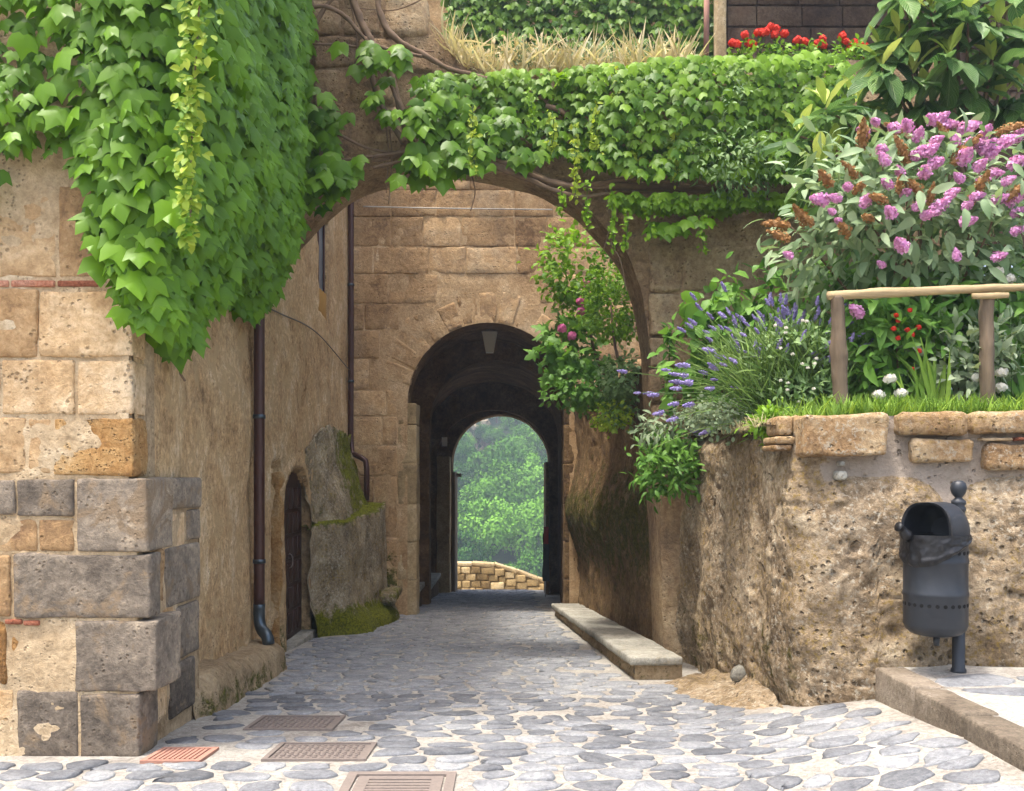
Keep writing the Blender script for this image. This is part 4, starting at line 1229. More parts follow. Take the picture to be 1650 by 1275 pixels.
V, F = lathe([(R - .01, zt - .002), (R + .010, zt - .002), (R + .012, zt + .022), (R - .012, zt + .022)], 40); V[:, 0] += BX; V[:, 1] += BY
wobj('collar', V, F, M['bin'], bn)
# bag folded over the rim
na = 140; th = np.linspace(0, 2 * PI, na, endpoint=False); nvv = 26
low = np.interp(np.mod(th + PI, 2 * PI) - PI, np.radians([-180, -150, -120, -90, -60, -30, 40, 90, 140, 180]), [.15, .18, .165, .11, .05, .0, -.02, .0, .09, .15])
V = []
for j in range(nvv):
    t = j / (nvv - 1)
    zj = zt + .03 - (low + .03) * t
    P = np.column_stack([np.cos(th) * 6, np.sin(th) * 6, np.full(na, t * 2.2)])
    rr = R + .013 + .022 * t * np.abs(fbm(P * [.5, .5, 1], 1.0, 3, 41)) + .012 * np.abs(fbm(P * [.6, .6, .8], 1.6, 3, 42)) + .007 * np.exp(-((t - .80) / .10) ** 2) - .010 * sstep(.92, 1, t)
    V.append(np.column_stack([BX + rr * np.cos(th), BY + rr * np.sin(th), zj]))
V = np.concatenate(V)
wobj('bag', V, [gridfaces(nvv, na, wrap=True, flip=True)], M['bag'], bn)
kn = smooth_path([(BX - .20, BY - .07, zt + .0), (BX - .235, BY - .09, zt + .035), (BX - .26, BY - .10, zt + .07), (BX - .29, BY - .11, zt + .085)], 14)
V, F = tube(kn, [.02, .03, .022, .034], 9, True, .7, 5); wobj('bag_knot', V, F, M['bag'], bn)
PXp, PYp = 2.955, 6.16
V, F = lathe([(.001, PZ - .02), (.048, PZ - .02), (.048, PZ + .02), (.040, PZ + .03), (.040, bz(826)), (.046, bz(823)), (.046, bz(819)), (.038, bz(816)), (.046, bz(812)), (.046, bz(808)), (.026, bz(804)), (.022, bz(802)),
              (.030, bz(800)), (.044, bz(795)), (.052, bz(787)), (.044, bz(779)), (.026, bz(775)), (.001, bz(774))], 24)
V[:, 0] += PXp; V[:, 1] += PYp; wobj('post', V, F, M['bin'], bn)
block('clip', BX + .10, PXp, BY + .05, BY + .13, zt - .04, zt + .01, M['bin'], bn, .006, .3, 0)
block('clip', BX + .08, PXp, BY + .05, BY + .13, zbm + .06, zbm + .11, M['bin'], bn, .006, .3, 0)
V, F = lathe([(.001, -.06), (.018, -.06), (.022, .0), (.001, .0)], 10); wobj('latch', V + np.array([BX - .02, BY - .06, zbm - .028]), F, M['bin'], bn)

# ------------------------------------------------------------------ rustic fence
fn = thing('rustic_fence', 'rustic fence of rough wooden posts with a split pole rail in the flower bed', 'fence', (2.9, 6.85, 2.0))
def post(p, q, r, nm='post', mt='wood', seed=1, sides=10):
    P = smooth_path([p, (np.array(p) + np.array(q)) / 2 + rng.normal(0, .010, 3), q], 44)
    V, F = tube(P, r, 16, True, .14, seed); ax_ = unit(P[-1] - P[0]); al = V @ ax_
    lat = V - al[:, None] * ax_; ct = P.mean(0); rad_ = V - P[np.clip(((al - P[0] @ ax_) / max(1e-6, (P[-1] - P[0]) @ ax_) * (len(P) - 1)).round().astype(int), 0, len(P) - 1)]
    V = V + rad_ * (.22 * fbm(lat * 55 + al[:, None] * ax_ * 3.5, 1.0, 3, seed + 40))[:, None]
    wobj(nm, V, F, M[mt], fn)
post(px(1358, 668, 6.85), px(1349, 478, 6.85), [.050, .052, .060, .048, .046], seed=3)
post(px(1592, 660, 6.85), px(1590, 474, 6.85), [.052, .05, .052], seed=4)
post(px(1618, 640, 7.5), px(1614, 480, 7.5), [.045, .045], seed=5)
post(px(1334, 477, 6.84), px(1652, 463, 6.90), [.032, .036, .034, .030, .026], 'rail', 'woodrail', 6)
post(px(1567, 477, 6.80), px(1624, 476, 6.80), [.020, .022, .02], 'rail', 'woodrail', 7)
# ------------------------------------------------------------------ plants
def rnd(n, a, b): return rng.uniform(a, b, n)

# big ivy on the left building -------------------------------------------------------
iv = thing('ivy', 'dense large-leaved ivy covering the top of the left building', 'ivy', (-2.4, 5.5, 2.4))
def ivy_low_front(x):   # lower edge on the front, by picture column
    xp_ = 825 + x * S
    return EYE - (np.interp(xp_, [-120, 0, 20, 45, 110, 160, 175, 200, 228], [300, 330, 300, 262, 262, 330, 430, 485, 520]) - 770) / S
pos, tip, nrm, sz, tnl = [], [], [], [], []
for layer in range(3):
    y = 4.75
    gx, gz_ = np.meshgrid(np.arange(-3.5, -2.12, .105), np.arange(2.2, 4.8, .085), indexing='ij')
    gx = gx.ravel() + rnd(gx.size, -.05, .05); gz_ = gz_.ravel() + rnd(gz_.size, -.045, .045)
    k = gz_ > ivy_low_front(gx) + .08 + rnd(gx.size, -.06, .06)
    gx, gz_ = gx[k], gz_[k]; m_ = len(gx)
    dep = .05 + .06 * layer + rnd(m_, 0, .05) + .05 * fbm(np.column_stack([gx, 0 * gx, gz_]), 2, 2, 3)
    keep = (rng.random(m_) < (1, .75, .5)[layer]) & ~((fbm(np.column_stack([gx, 0 * gx, gz_]), 2.6, 2, 9) < -.42) & (layer > 0))
    pos.append(np.column_stack([gx, 5.46 - dep, gz_])[keep])
    tip.append(np.column_stack([rng.normal(0, .3, m_), rnd(m_, -.7, -.0), np.full(m_, -1.0)])[keep])
    nrm.append(np.column_stack([rng.normal(0, .5, m_), np.full(m_, -1.0), rnd(m_, -.1, 1.1)])[keep])
    sz.append((rnd(m_, .10, .155))[keep]); tnl.append(rnd(keep.sum(), .15, .5) + .2 * layer)  # inner layers tinted darker, shade between leaves put into the colour
# leaves turning the corner
m_ = 420; gx = rnd(m_, -2.42, -1.98); gz_ = rnd(m_, 2.35, 4.75); k = gz_ > ivy_low_front(np.minimum(gx, -2.2)) - .1 * (gx > -2.25) + .05; gx, gz_ = gx[k], gz_[k]; m_ = len(gx)
pos.append(np.column_stack([gx, 5.40 + .55 * np.maximum(gx + 2.2, 0) - rnd(m_, 0, .16), gz_])); tip.append(np.column_stack([rnd(m_, -.2, .5), rnd(m_, -.5, .0), np.full(m_, -1.)])); nrm.append(np.column_stack([rnd(m_, .1, .8), np.full(m_, -1.), rnd(m_, .2, .9)])); sz.append(rnd(m_, .11, .17)); tnl.append(rnd(m_, .2, .9))
nfront = sum(len(p) for p in pos)
ylow = [5.4, 5.8, 6.25, 6.45, 6.8, 7.3, 7.9, 8.5, 9.1, 9.6, 10.0]
zlow = [2.45, 2.35, 2.36, 2.45, 2.75, 2.95, 3.12, 3.05, 3.1, 3.5, 3.9]
for layer in range(3):
    gy, gz_ = np.meshgrid(np.arange(5.35, 9.9, .10), np.arange(2.2, 7.3, .09), indexing='ij')
    gy = gy.ravel() + rnd(gy.size, -.05, .05); gz_ = gz_.ravel() + rnd(gz_.size, -.045, .045)
    k = (gz_ > np.interp(gy, ylow, zlow) + .10 + .10 * fbm(np.column_stack([gy, gz_, 0 * gy]), 3, 2, 1)) & (gz_ < 1.9 + .58 * gy)
    gy, gz_ = gy[k], gz_[k]; m_ = len(gy)
    bulge = .10 + .34 * sstep(0, 1.2, gz_ - np.interp(gy, ylow, zlow)) * (.45 + .55 * sstep(5.5, 7.5, gy)) + .12 * fbm(np.column_stack([gy, gz_, 0 * gy]), 1.6, 2, 5)
    keep = rng.random(m_) < (.9, .8, .75)[layer]
    X = wall_x(gy) + bulge + (.07 * layer - .08) + rnd(m_, 0, .05)
    pos.append(np.column_stack([X, gy, gz_])[keep])
    tip.append(np.column_stack([rnd(m_, .0, .6), rnd(m_, -.35, .25), np.full(m_, -1.0)])[keep])
    nrm.append(np.column_stack([rnd(m_, .4, 1.0), rng.normal(-.8, .5, m_), rnd(m_, -.1, 1.2)])[keep])
    sz.append(rnd(m_, .11, .18)[keep]); tnl.append(rnd(keep.sum(), .1, .5) + .2 * layer)  # deeper leaves get a darker tint, painting in the shade of the mass
pos, tip, nrm, sz = map(np.concatenate, (pos, tip, nrm, sz))
score = pos[:, 1] * 1.0 - .5 * (pos[:, 0] + 2.4) + np.where(np.arange(len(pos)) < nfront, -.3, 0) + np.where(pos[:, 2] > 4.3 + .5 * (pos[:, 1] - 5.5), 9, 0) + np.where(pos[:, 0] < -3.05, 9, 0)
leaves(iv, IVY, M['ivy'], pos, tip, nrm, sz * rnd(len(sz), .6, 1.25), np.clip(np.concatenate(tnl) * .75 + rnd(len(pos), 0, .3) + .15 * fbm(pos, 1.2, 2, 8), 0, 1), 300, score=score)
for pts, r in (([(-2.2, 6.2, 4.8), (-2.28, 6.35, 3.4), (-2.33, 6.5, 2.45), (-2.3, 6.55, 2.28)], .010), ([(-2.3, 8.2, 5.5), (-2.4, 8.4, 4.2), (-2.45, 8.7, 3.3)], .014)):
    V, F = tube(smooth_path(pts, 24), r, 6, True, .3); wobj('stem', V, F, M['bark'], iv)
# yellow-green hanging strand
hv = thing('hanging_vine', 'long yellow-green vine strand hanging down over the dark ivy', 'vine', (-1.95, 5.75, 2.2))
st = smooth_path([px(325, -60, 5.22), px(318, 60, 5.22), px(310, 200, 5.25), px(308, 330, 5.3), px(305, 400, 5.35)], 40)
V, F = tube(st, .006, 5); wobj('stem', V, F, M['bark'], hv)
m_ = 480; t_ = rng.random(m_) ** 1.0; base = st[(t_ * 39).astype(int)]
wid = np.interp(t_, [0, .25, .5, .9, 1], [.13, .10, .065, .045, .015])
pos = base + np.column_stack([rng.normal(0, 1, m_) * wid * .55, rnd(m_, -.10, .02), rnd(m_, -.04, .04)])
leaves(hv, OVAL[:2] + IVY[:0], M['ivyyel'], pos, np.column_stack([rnd(m_, -.7, .7), rnd(m_, -.6, .1), rnd(m_, -1, .1)]), np.column_stack([rnd(m_, -.4, .4), np.full(m_, -1.), rnd(m_, 0, 1)]), rnd(m_, .03, .08), None, 160, score=pos[:, 1] + np.where(pos[:, 2] > 4.4, 5, 0))

# old climbing vine on the archway -----------------------------------------------------
vn = thing('climbing_vine', 'old woody vine with thick twisted stems trained along the archway', 'vine', px(660, 240, 9.8))
def stem(pts, r, Y=9.78, seed=0, n=None, nm='stem'):
    P = smooth_path([px(x, y, Y if len(p_) < 1 else p_[0]) for x, y, *p_ in pts], n or 12 * len(pts))
    P = P + .012 * np.column_stack([fbm(P, 4, 2, seed), fbm(P, 4, 2, seed + 1), fbm(P, 4, 2, seed + 2)])
    V, F = tube(P, np.array(r) * .78, 10, True, .5, seed); wobj(nm, V, F, M['bark'], vn); return P
main = [(600, 258), (660, 246), (720, 248), (790, 264), (850, 282), (920, 302), (1000, 300), (1100, 303), (1200, 310), (1290, 326)]
stem(main, [.035, .055, .062, .058, .055, .06, .05, .042, .034, .025], 9.74, 1)
stem([(x, y - 6 + 5 * math.sin(k * 1.7)) for k, (x, y) in enumerate(main)], [.02, .032, .03, .034, .03, .025, .022, .02], 9.69, 2)
stem([(x, y + 8 + 5 * math.sin(k * 1.3 + 1)) for k, (x, y) in enumerate(main[:-1])], [.02, .03, .034, .03, .026, .022, .018], 9.70, 3)
stem([(560, -40), (572, 10), (592, 55), (625, 110), (640, 160), (655, 210), (672, 246)], [.05, .05, .045, .05, .055], 9.72, 4)
stem([(605, -40), (612, 20), (640, 62), (690, 92), (730, 112), (790, 128)], [.045, .042, .035, .03], 9.72, 5)
stem([(482, 20), (520, 10), (560, 30), (600, 70), (680, 90)], [.03, .03, .028, .02], 9.70, 6)
stem([(480, 70), (540, 72), (600, 78), (700, 84)], [.018, .016, .012], 9.74, 7)
stem([(590, 60), (600, 130), (622, 180), (650, 230)], [.03, .034, .04], 9.70, 8)
stem([(628, 130), (650, 180), (690, 240)], [.03, .03, .03], 9.68, 9)
stem([(880, 170), (905, 180), (930, 200)], [.03, .034, .03], 9.70, 10)
stem([(480, 262), (560, 258), (640, 250)], [.022, .02, .024], 9.74, 11)
stem([(500, 190), (540, 215), (600, 240), (660, 246)], [.016, .018, .02], 9.74, 12)
stem([(484, 100), (500, 60), (520, 20), (550, -20)], [.03, .03, .025], 9.72, 13)
for k, pts in enumerate(([(622, 200), (626, 250), (622, 310)], [(628, 210), (631, 280), (626, 330)], [(975, 300), (982, 360), (985, 420)], [(985, 320), (978, 380), (970, 405)], [(984, 390), (1000, 420), (1010, 470)], [(760, 285), (765, 310), (758, 340)], [(560, -20), (575, 60), (570, 110)], [(700, -10), (640, 15), (560, 12)])):
    stem(pts, [.010, .008, .005], 9.72, 20 + k, 12)
pos, tip, nrm, sz = [], [], [], []
def cluster(x, y, wx_, wy_, n, s0, s1, Y=9.55, dn=1.0):
    c = px(x, y, Y); k = Y / FPX
    pos.append(c + np.column_stack([rng.normal(0, wx_ * k * .5, n), rnd(n, -.16, .12), rng.normal(0, wy_ * k * .5, n)]))
    tip.append(np.column_stack([rnd(n, -.6, .6), rnd(n, -.8, -.1), np.full(n, -dn)])); nrm.append(np.column_stack([rnd(n, -.4, .4), np.full(n, -1.), rnd(n, .3, 1.1)])); sz.append(rnd(n, s0, s1))
cluster(605, 92, 45, 30, 22, .15, .22); cluster(598, 158, 20, 12, 9, .11, .16); cluster(690, 185, 42, 28, 30, .16, .23); cluster(682, 255, 35, 28, 34, .16, .24); cluster(752, 245, 36, 26, 26, .15, .21)
cluster(548, 272, 40, 30, 26, .16, .23); cluster(512, 195, 40, 40, 26, .16, .22); cluster(632, 185, 16, 10, 6, .10, .14); cluster(850, 252, 35, 14, 12, .13, .18); cluster(525, 300, 26, 30, 12, .15, .2)
cluster(1085, 365, 45, 12, 16, .11, .16); cluster(700, 140, 40, 30, 26, .11, .16); cluster(790, 200, 60, 30, 24, .11, .17)
pos, tip, nrm, sz = map(np.concatenate, (pos, tip, nrm, sz))
leaves(vn, IVY, M['ivy'], pos, tip, nrm, sz, rnd(len(pos), .15, 1.0), 300)

# hedge-like ivy over the right half of the archway ---------------------------------------
hd = thing('ivy_hedge', 'thick curtain of small-leaved ivy hanging over the right half of the archway', 'ivy', px(1050, 300, 9.7))
ub = [(690, 100), (720, 108), (800, 106), (880, 100), (960, 94), (1020, 92), (1100, 84), (1200, 80), (1300, 78), (1375, 90)]
lb_ = [(690, 200), (740, 258), (790, 240), (860, 250), (905, 235), (950, 268), (1010, 274), (1100, 278), (1200, 280), (1375, 290)]
pos, tip, nrm, sz, tn = [], [], [], [], []
for layer in range(3):
    gx, gy = np.meshgrid(np.arange(690, 1375, 13), np.arange(70, 310, 10.5), indexing='ij')
    gx = gx.ravel() + rnd(gx.size, -7, 7); gy = gy.ravel() + rnd(gy.size, -6, 6)
    u_, l_ = np.interp(gx, *zip(*ub)), np.interp(gx, *zip(*lb_)); nz = fbm(np.column_stack([gx, gy, 0 * gx]), .012, 3, 4)
    k = (gy > u_ + 8 * nz) & (gy < l_ + 22 * nz) & ((gx > 930) | (nz > -.28 + .12 * layer)) & (rng.random(len(gx)) < (.85, .75, .7)[layer])
    gx, gy, u_ = gx[k], gy[k], u_[k]; m_ = len(gx)
    d = .06 + .16 * sstep(880, 1060, gx) + .10 * layer * sstep(880, 1000, gx) + .05 * layer + .12 * nz[k] * sstep(900, 1000, gx) + rnd(m_, 0, .05)
    Yy = 9.85 - d; X = (gx - 825) / FPX * Yy; Z = EYE - (gy + 5 - 770) / FPX * Yy
    pos.append(np.column_stack([X, Yy, Z])); tip.append(np.column_stack([rnd(m_, -.5, .5), rnd(m_, -.7, -.1), np.full(m_, -1.)]))
    nrm.append(np.column_stack([rnd(m_, -.5, .5), np.full(m_, -1.), rnd(m_, .2, 1.1)])); sz.append(rnd(m_, .085, .135)); tn.append(np.clip(rnd(m_, 0, .8) + .35 * sstep(30, 0, gy - u_), 0, 1))  # tint lifted towards the top edge, sun highlight painted in
# top of the hedge going back
m_ = 900; gx = rnd(m_, 900, 1372); t_ = rng.random(m_)
X = (gx - 825) / FPX * 9.7; Z = EYE - (np.interp(gx, *zip(*ub)) + 12 - 770) / FPX * 9.5 + rnd(m_, -.08, .02)
pos.append(np.column_stack([X, 9.55 + t_ * 1.1, Z])); tip.append(np.column_stack([rnd(m_, -1, 1), rnd(m_, -1, .3), rnd(m_, -.6, .1)])); nrm.append(np.column_stack([rnd(m_, -.4, .4), rnd(m_, -.5, .2), np.full(m_, 1.)])); sz.append(rnd(m_, .08, .12)); tn.append(rnd(m_, .6, 1))  # pale tint on top leaves: painted sun highlight as well as young growth
# ledge of ivy under the trunk
m_ = 300; gx = rnd(m_, 985, 1300); gy = np.interp(gx, [985, 1050, 1150, 1300], [320, 322, 320, 318]) + rnd(m_, -6, 16) * np.interp(gx, [985, 1040, 1300], [.5, 1, 1])
pos.append(np.column_stack([(gx - 825) / FPX * 9.6, 9.75 - rnd(m_, 0, .35), EYE - (gy - 770) / FPX * 9.6])); tip.append(np.column_stack([rnd(m_, -.5, .5), rnd(m_, -.9, -.2), np.full(m_, -1.)])); nrm.append(np.column_stack([rnd(m_, -.3, .3), np.full(m_, -.7), rnd(m_, .4, 1.2)])); sz.append(rnd(m_, .085, .135)); tn.append(rnd(m_, .4, 1))
pos, tip, nrm, sz, tn = map(np.concatenate, (pos, tip, nrm, sz, tn))
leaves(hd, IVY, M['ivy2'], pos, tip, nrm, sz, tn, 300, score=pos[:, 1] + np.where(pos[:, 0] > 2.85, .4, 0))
# dangling shoots
ORD = ['leftmost', 'second from the left', 'third from the left', 'fourth from the left', 'fifth from the left', 'sixth from the left', 'seventh from the left', 'eighth from the left', 'ninth from the left', 'tenth from the left', 'eleventh from the left', 'twelfth from the left', 'third from the right', 'second from the right', 'rightmost']
strands = [(985, 300, 400), (762, 170, 290), (855, 150, 220), (1130, 350, 405), (948, 290, 370), (1050, 320, 385), (990, 110, 170), (930, 210, 330), (1030, 200, 290), (960, 170, 260), (1200, 220, 300), (890, 180, 240), (1090, 200, 300), (905, 300, 345), (1010, 340, 400)]
for k, (x, y0, y1) in enumerate(sorted(strands)):
    t = thing('trailing_shoot', 'thin leafy shoot trailing from the archway ivy, ' + ORD[k] + ' of the shoots', 'vine', px(x, y1, 9.45), 'trailing ivy shoots')
    P = smooth_path([px(x, y0, 9.42), px(x + 3 * math.sin(k), (y0 + y1) / 2, 9.42), px(x + 5 * math.cos(k), y1, 9.42)], 16)
    V, F = tube(P, .004, 4); wobj('stem', V, F, M['lavl'], t)
    m_ = int((y1 - y0) * .62); tt_ = rng.random(m_); b_ = P[(tt_ * 15).astype(int)]
    leaves(t, OVAL[:2], M['ivyyel'] if k % 2 == 0 else M['ivy2'], b_ + rng.normal(0, .022, (m_, 3)), rng.normal(0, 1, (m_, 3)) - [0, .3, .6], rng.normal(0, .5, (m_, 3)) - [0, 1, -.5], rnd(m_, .04, .075), rnd(m_, .5, 1))

# generic bushes -----------------------------------------------------------------------
def bush(t, center, rad, n, tpl, mat, s0, s1, clumps=40, cr=.22, n_obj=0, up=.6, mass='foliage', out=1.0, tipdn=-.2, shell=.55):
    center = np.asarray(center, float); rad = np.asarray(rad, float)
    d = unit(rng.normal(0, 1, (clumps, 3))) * (shell + (1 - shell) * rng.random((clumps, 1)))
    cc = center + d * rad
    k = rng.integers(0, clumps, n)
    off = rng.normal(0, 1, (n, 3)) * cr * np.array([1, 1, .75]) * .55
    P = cc[k] + off
    o = unit((P - center) / rad)
    nrm = o * .5 * out + np.array([0, -.35, up]) + rng.normal(0, .45, (n, 3))
    tip = o * .8 + rng.normal(0, .6, (n, 3)) + np.array([0, -.2, tipdn])
    ct = rng.random(clumps)
    leaves(t, tpl, mat, P, tip, nrm, rnd(n, s0, s1), np.clip(.55 * ct[k] + .5 * rng.random(n), 0, 1), n_obj, mass=mass)
    return cc

# shrubs hanging over the damp wall beyond the arch
s1 = thing('flowering_shrub', 'dark green rose shrub with pink blooms overhanging the damp wall', 'shrub', (1.0, 12.4, 2.8))
bush(s1, px(935, 440, 12.2), (.50, .5, .62), 900, OVAL, M['shrub'], .07, .12, 34, .22, 60)
bush(s1, px(925, 560, 12.0), (.34, .5, .42), 260, FIG, M['fig'], .13, .21, 16, .22, 60)
for k, (x, y) in enumerate(((944, 456), (936, 486), (937, 502), (906, 530), (922, 542))):
    V, F = ball_head(k, 26, .055, .03); c = px(x, y, 11.55)
    o = obj('flower', mk('flower', V, [F], M['rosep'], True, {'tint': rng.random(len(V))}), s1, c)
V, F = tube(smooth_path([(1.35, 12.3, 2.75), (1.1, 12.2, 3.2), (.95, 12.0, 3.8)], 14), [.03, .02, .012], 6); wobj('stem', V, F, M['bark'], s1)
s2 = thing('trailing_shrub', 'bright lime-green shrub with tiny leaves cascading beside the arch jamb', 'shrub', (1.35, 11.3, 2.8))
bush(s2, px(985, 490, 11.3), (.34, .4, .48), 1100, OVAL, M['shrub'], .045, .08, 30, .16, 0, up=.9)
bush(s2, px(1000, 620, 11.1), (.22, .3, .48), 900, OVAL, M['shrub2'], .045, .08, 26, .13, 0, up=.7)
bush(s2, px(985, 670, 11.0), (.20, .2, .20), 300, OVAL, M['ivyyel'], .04, .07, 14, .1, 0, up=.7)
bush(s2, px(945, 630, 11.8), (.42, .5, .22), 700, OVAL, M['fig'], .06, .11, 30, .18, 0)
V, F = tube(smooth_path([(1.4, 11.4, 2.75), (1.25, 11.3, 3.2), (1.2, 11.3, 3.7)], 14), [.025, .02, .01], 6); wobj('stem', V, F, M['bark'], s2)
s3 = thing('wall_shrub', 'grey-green shrub growing out of the rock wall by the arch pier', 'shrub', px(1080, 815, 9.3))
bush(s3, px(1085, 690, 9.35), (.30, .28, .17), 420, LANCE, M['sage'], .06, .11, 20, .14, 0)
bush(s3, px(1078, 755, 9.25), (.25, .25, .34), 900, LANCE, M['fig'], .07, .12, 30, .15, 80, tipdn=.1)
V, F = tube(smooth_path([(1.75, 9.6, 1.9), (1.62, 9.4, 2.0), (1.55, 9.3, 2.1)], 8), [.02, .015, .01], 6); wobj('stem', V, F, M['bark'], s3)
s4 = thing('tall_weed', 'tall slender green weed standing against the pier wall', 'plant', px(1080, 660, 9.5))
P = smooth_path([px(1082, 665, 9.5), px(1078, 600, 9.5), px(1080, 535, 9.5)], 12); V, F = tube(P, .008, 5); wobj('stem', V, F, M['lavl'], s4)
m_ = 110; b_ = P[rng.integers(0, 12, m_)]; leaves(s4, LANCE, M['fig'], b_ + rng.normal(0, .02, (m_, 3)), rng.normal(0, 1, (m_, 3)) + [0, -.3, .1], rng.normal(0, .4, (m_, 3)) + [0, -.5, 1], rnd(m_, .09, .16), None, 60)
s5 = thing('broadleaf_plant', 'dark broad-leaved plant behind the lavender', 'plant', px(1160, 650, 9.3))
bush(s5, px(1160, 560, 9.2), (.34, .25, .38), 90, OVAL, M['fig'], .18, .28, 18, .18, 60, tipdn=0)
V, F = tube(np.array([px(1160, 665, 9.3), px(1160, 560, 9.2)]), .012, 5); wobj('stem', V, F, M['lavl'], s5)

# lavender -------------------------------------------------------------------------------
lv = thing('lavender', 'sprawling lavender bush with purple flower spikes at the edge of the bed', 'lavender', px(1235, 665, 7.7))
root = px(1245, 662, 7.7); bag = Bag(); spk = []
for k in range(300):
    a = rng.normal(0, .62) - .12; e = rng.uniform(-.6, .5)
    L = rng.uniform(.45, .98) * (1.15 if a < -.3 else 1)
    d = unit(np.array([math.sin(a) * 1.0, e * .6, math.cos(a) * .9 + .05]))
    p0 = root + np.array([rng.uniform(-.18, .45), rng.uniform(-.25, .35), -.08])
    p1 = p0 + d * L * .6 + [0, 0, .05]; p2 = p0 + d * L + np.array([.10 * math.sin(a), -.02, -.06 * abs(math.sin(a))])
    P = smooth_path([p0, p1, p2], 6); V, F = tube(P, [.0042, .0035, .0028], 3, False); bag.add(V, F, rng.random())
    if k < 175: spk.append((P[-1], unit(P[-1] - P[-2])))
m_ = 2600; q = rng.random(m_); a = rng.normal(0, .55, m_) - .05
d = unit(np.column_stack([np.sin(a), rnd(m_, -.5, .4), np.cos(a) + .1])); L = rnd(m_, .08, .62)
pp_ = root + np.column_stack([rnd(m_, -.2, .48), rnd(m_, -.28, .38), rnd(m_, -.05, .08)]) + d * L[:, None]
bag.build('stems', M['lavl'], lv, 'stuff')
leaves(lv, BLADE, M['lavl'], pp_, d + rng.normal(0, .25, (m_, 3)), rng.normal(0, .5, (m_, 3)) - [0, 1, 0], rnd(m_, .10, .20), None, 0)
spikes = []
for k in range(5):
    V, F = floret_cone(30 + k, 1.0, .17, 34, .0, .10); spikes.append(mk('flower_spike', V, [F], M['lavf'], True, {'tint': np.clip(rng.random(len(V)) * .6 + .1 * k, 0, 1)}))
lw = np.array(WL[lv.name])
for k, (p, d_) in enumerate(spk):
    Mx = frames(p[None], d_[None], np.array([[.2, -1, .3]]), [rng.uniform(.06, .105)])[0]; Mx[:3, 3] -= lw
    o = bpy.data.objects.new('flower_spike', spikes[k % 5]); COL.objects.link(o); o.parent = lv; o.matrix_basis = Matrix(Mx.tolist())

# butterfly bush ------------------------------------------------------------------------
bb = thing('butterfly_bush', 'large butterfly bush full of pink flower panicles and faded brown ones', 'shrub', px(1500, 650, 8.0))
bcen = px(1500, 370, 7.75); brad = np.array([1.30, .65, .88])
for k in range(16):
    a = rng.uniform(-1, 1); foot = px(1500 + rng.uniform(-40, 60), 655, 7.9)
    end = bcen + np.array([a * 1.15, rng.uniform(-.5, .4), rng.uniform(-.3, .7)])
    P = smooth_path([foot, foot + [a * .25, 0, .55], end - [a * .25, 0, .25], end], 16); V, F = tube(P, [.022, .016, .010, .006], 6); wobj('stem', V, F, M['bark'], bb)
bush(bb, bcen, brad, 2600, LANCE, M['budl'], .12, .22, 120, .24, 300, tipdn=-.25, shell=.45)
bush(bb, px(1490, 520, 7.7), (1.0, .5, .36), 800, LANCE, M['fig'], .14, .26, 60, .22, 0, tipdn=-.4, shell=.3, mass='lower_foliage')
PINK = [(1462, 200, .9), (1515, 190, 1), (1560, 205, 1.1), (1590, 235, 1), (1625, 225, 1), (1640, 260, 1), (1540, 225, .8), (1500, 240, .9), (1440, 205, .8), (1410, 195, .7), (1425, 255, .9), (1450, 275, .8), (1480, 245, 1), (1510, 260, 1), (1420, 240, .8),
        (1555, 250, 1.1), (1580, 265, .9), (1605, 278, .8), (1435, 340, 1), (1490, 275, .9), (1395, 322, .9), (1320, 320, 1), (1345, 318, .8), (1365, 300, .7), (1430, 295, .8), (1515, 330, 1), (1535, 310, .9), (1560, 355, .9), (1585, 290, .8),
        (1610, 320, 1), (1635, 318, 1), (1640, 340, .8), (1570, 230, 1), (1452, 393, .9), (1542, 410, .7), (1610, 412, .7), (1420, 425, .5), (1270, 410, .7), (1380, 500, 1.0), (1495, 345, .8), (1390, 210, .8), (1530, 200, .9), (1600, 245, .9), (1645, 215, .9), (1480, 215, .9),
        (1545, 285, .8), (1460, 310, .7), (1340, 340, .6), (1500, 190, .8), (1575, 315, .7), (1625, 290, .8), (1350, 355, .6), (1510, 225, .8), (1590, 210, .8), (1640, 370, .7), (1480, 330, .7), (1560, 330, .8)]
BROWN = [(1390, 215, 1.1), (1455, 240, 1), (1440, 205, .9), (1555, 240, 1.2), (1330, 285, 1.1), (1385, 300, 1.0), (1475, 300, 1.1), (1450, 295, .9), (1578, 300, 1.2), (1250, 360, 1.2), (1255, 378, .9), (1290, 345, 1.0), (1360, 368, 1.0), (1415, 318, .9), (1630, 205, 1.0), (1370, 272, .9), (1640, 305, 1.0), (1520, 210, .8), (1300, 352, .8), (1398, 350, .8), (1500, 312, .9)]
pk = []; br_ = []
for k in range(6):
    V, F = floret_cone(k, 1.0, .30, 150, .12, .085); pk.append(mk('flower_panicle', V, [F], M['pink'], True, {'tint': np.repeat(rng.random(len(V) // 4 + 1), 4)[:len(V)]}))
    V, F = floret_cone(60 + k, 1.0, .16, 90, .10, .06); br_.append(mk('faded_panicle', V, [F], M['brown'], True, {'tint': np.repeat(rng.random(len(V) // 4 + 1), 4)[:len(V)]}))
bw = np.array(WL[bb.name])
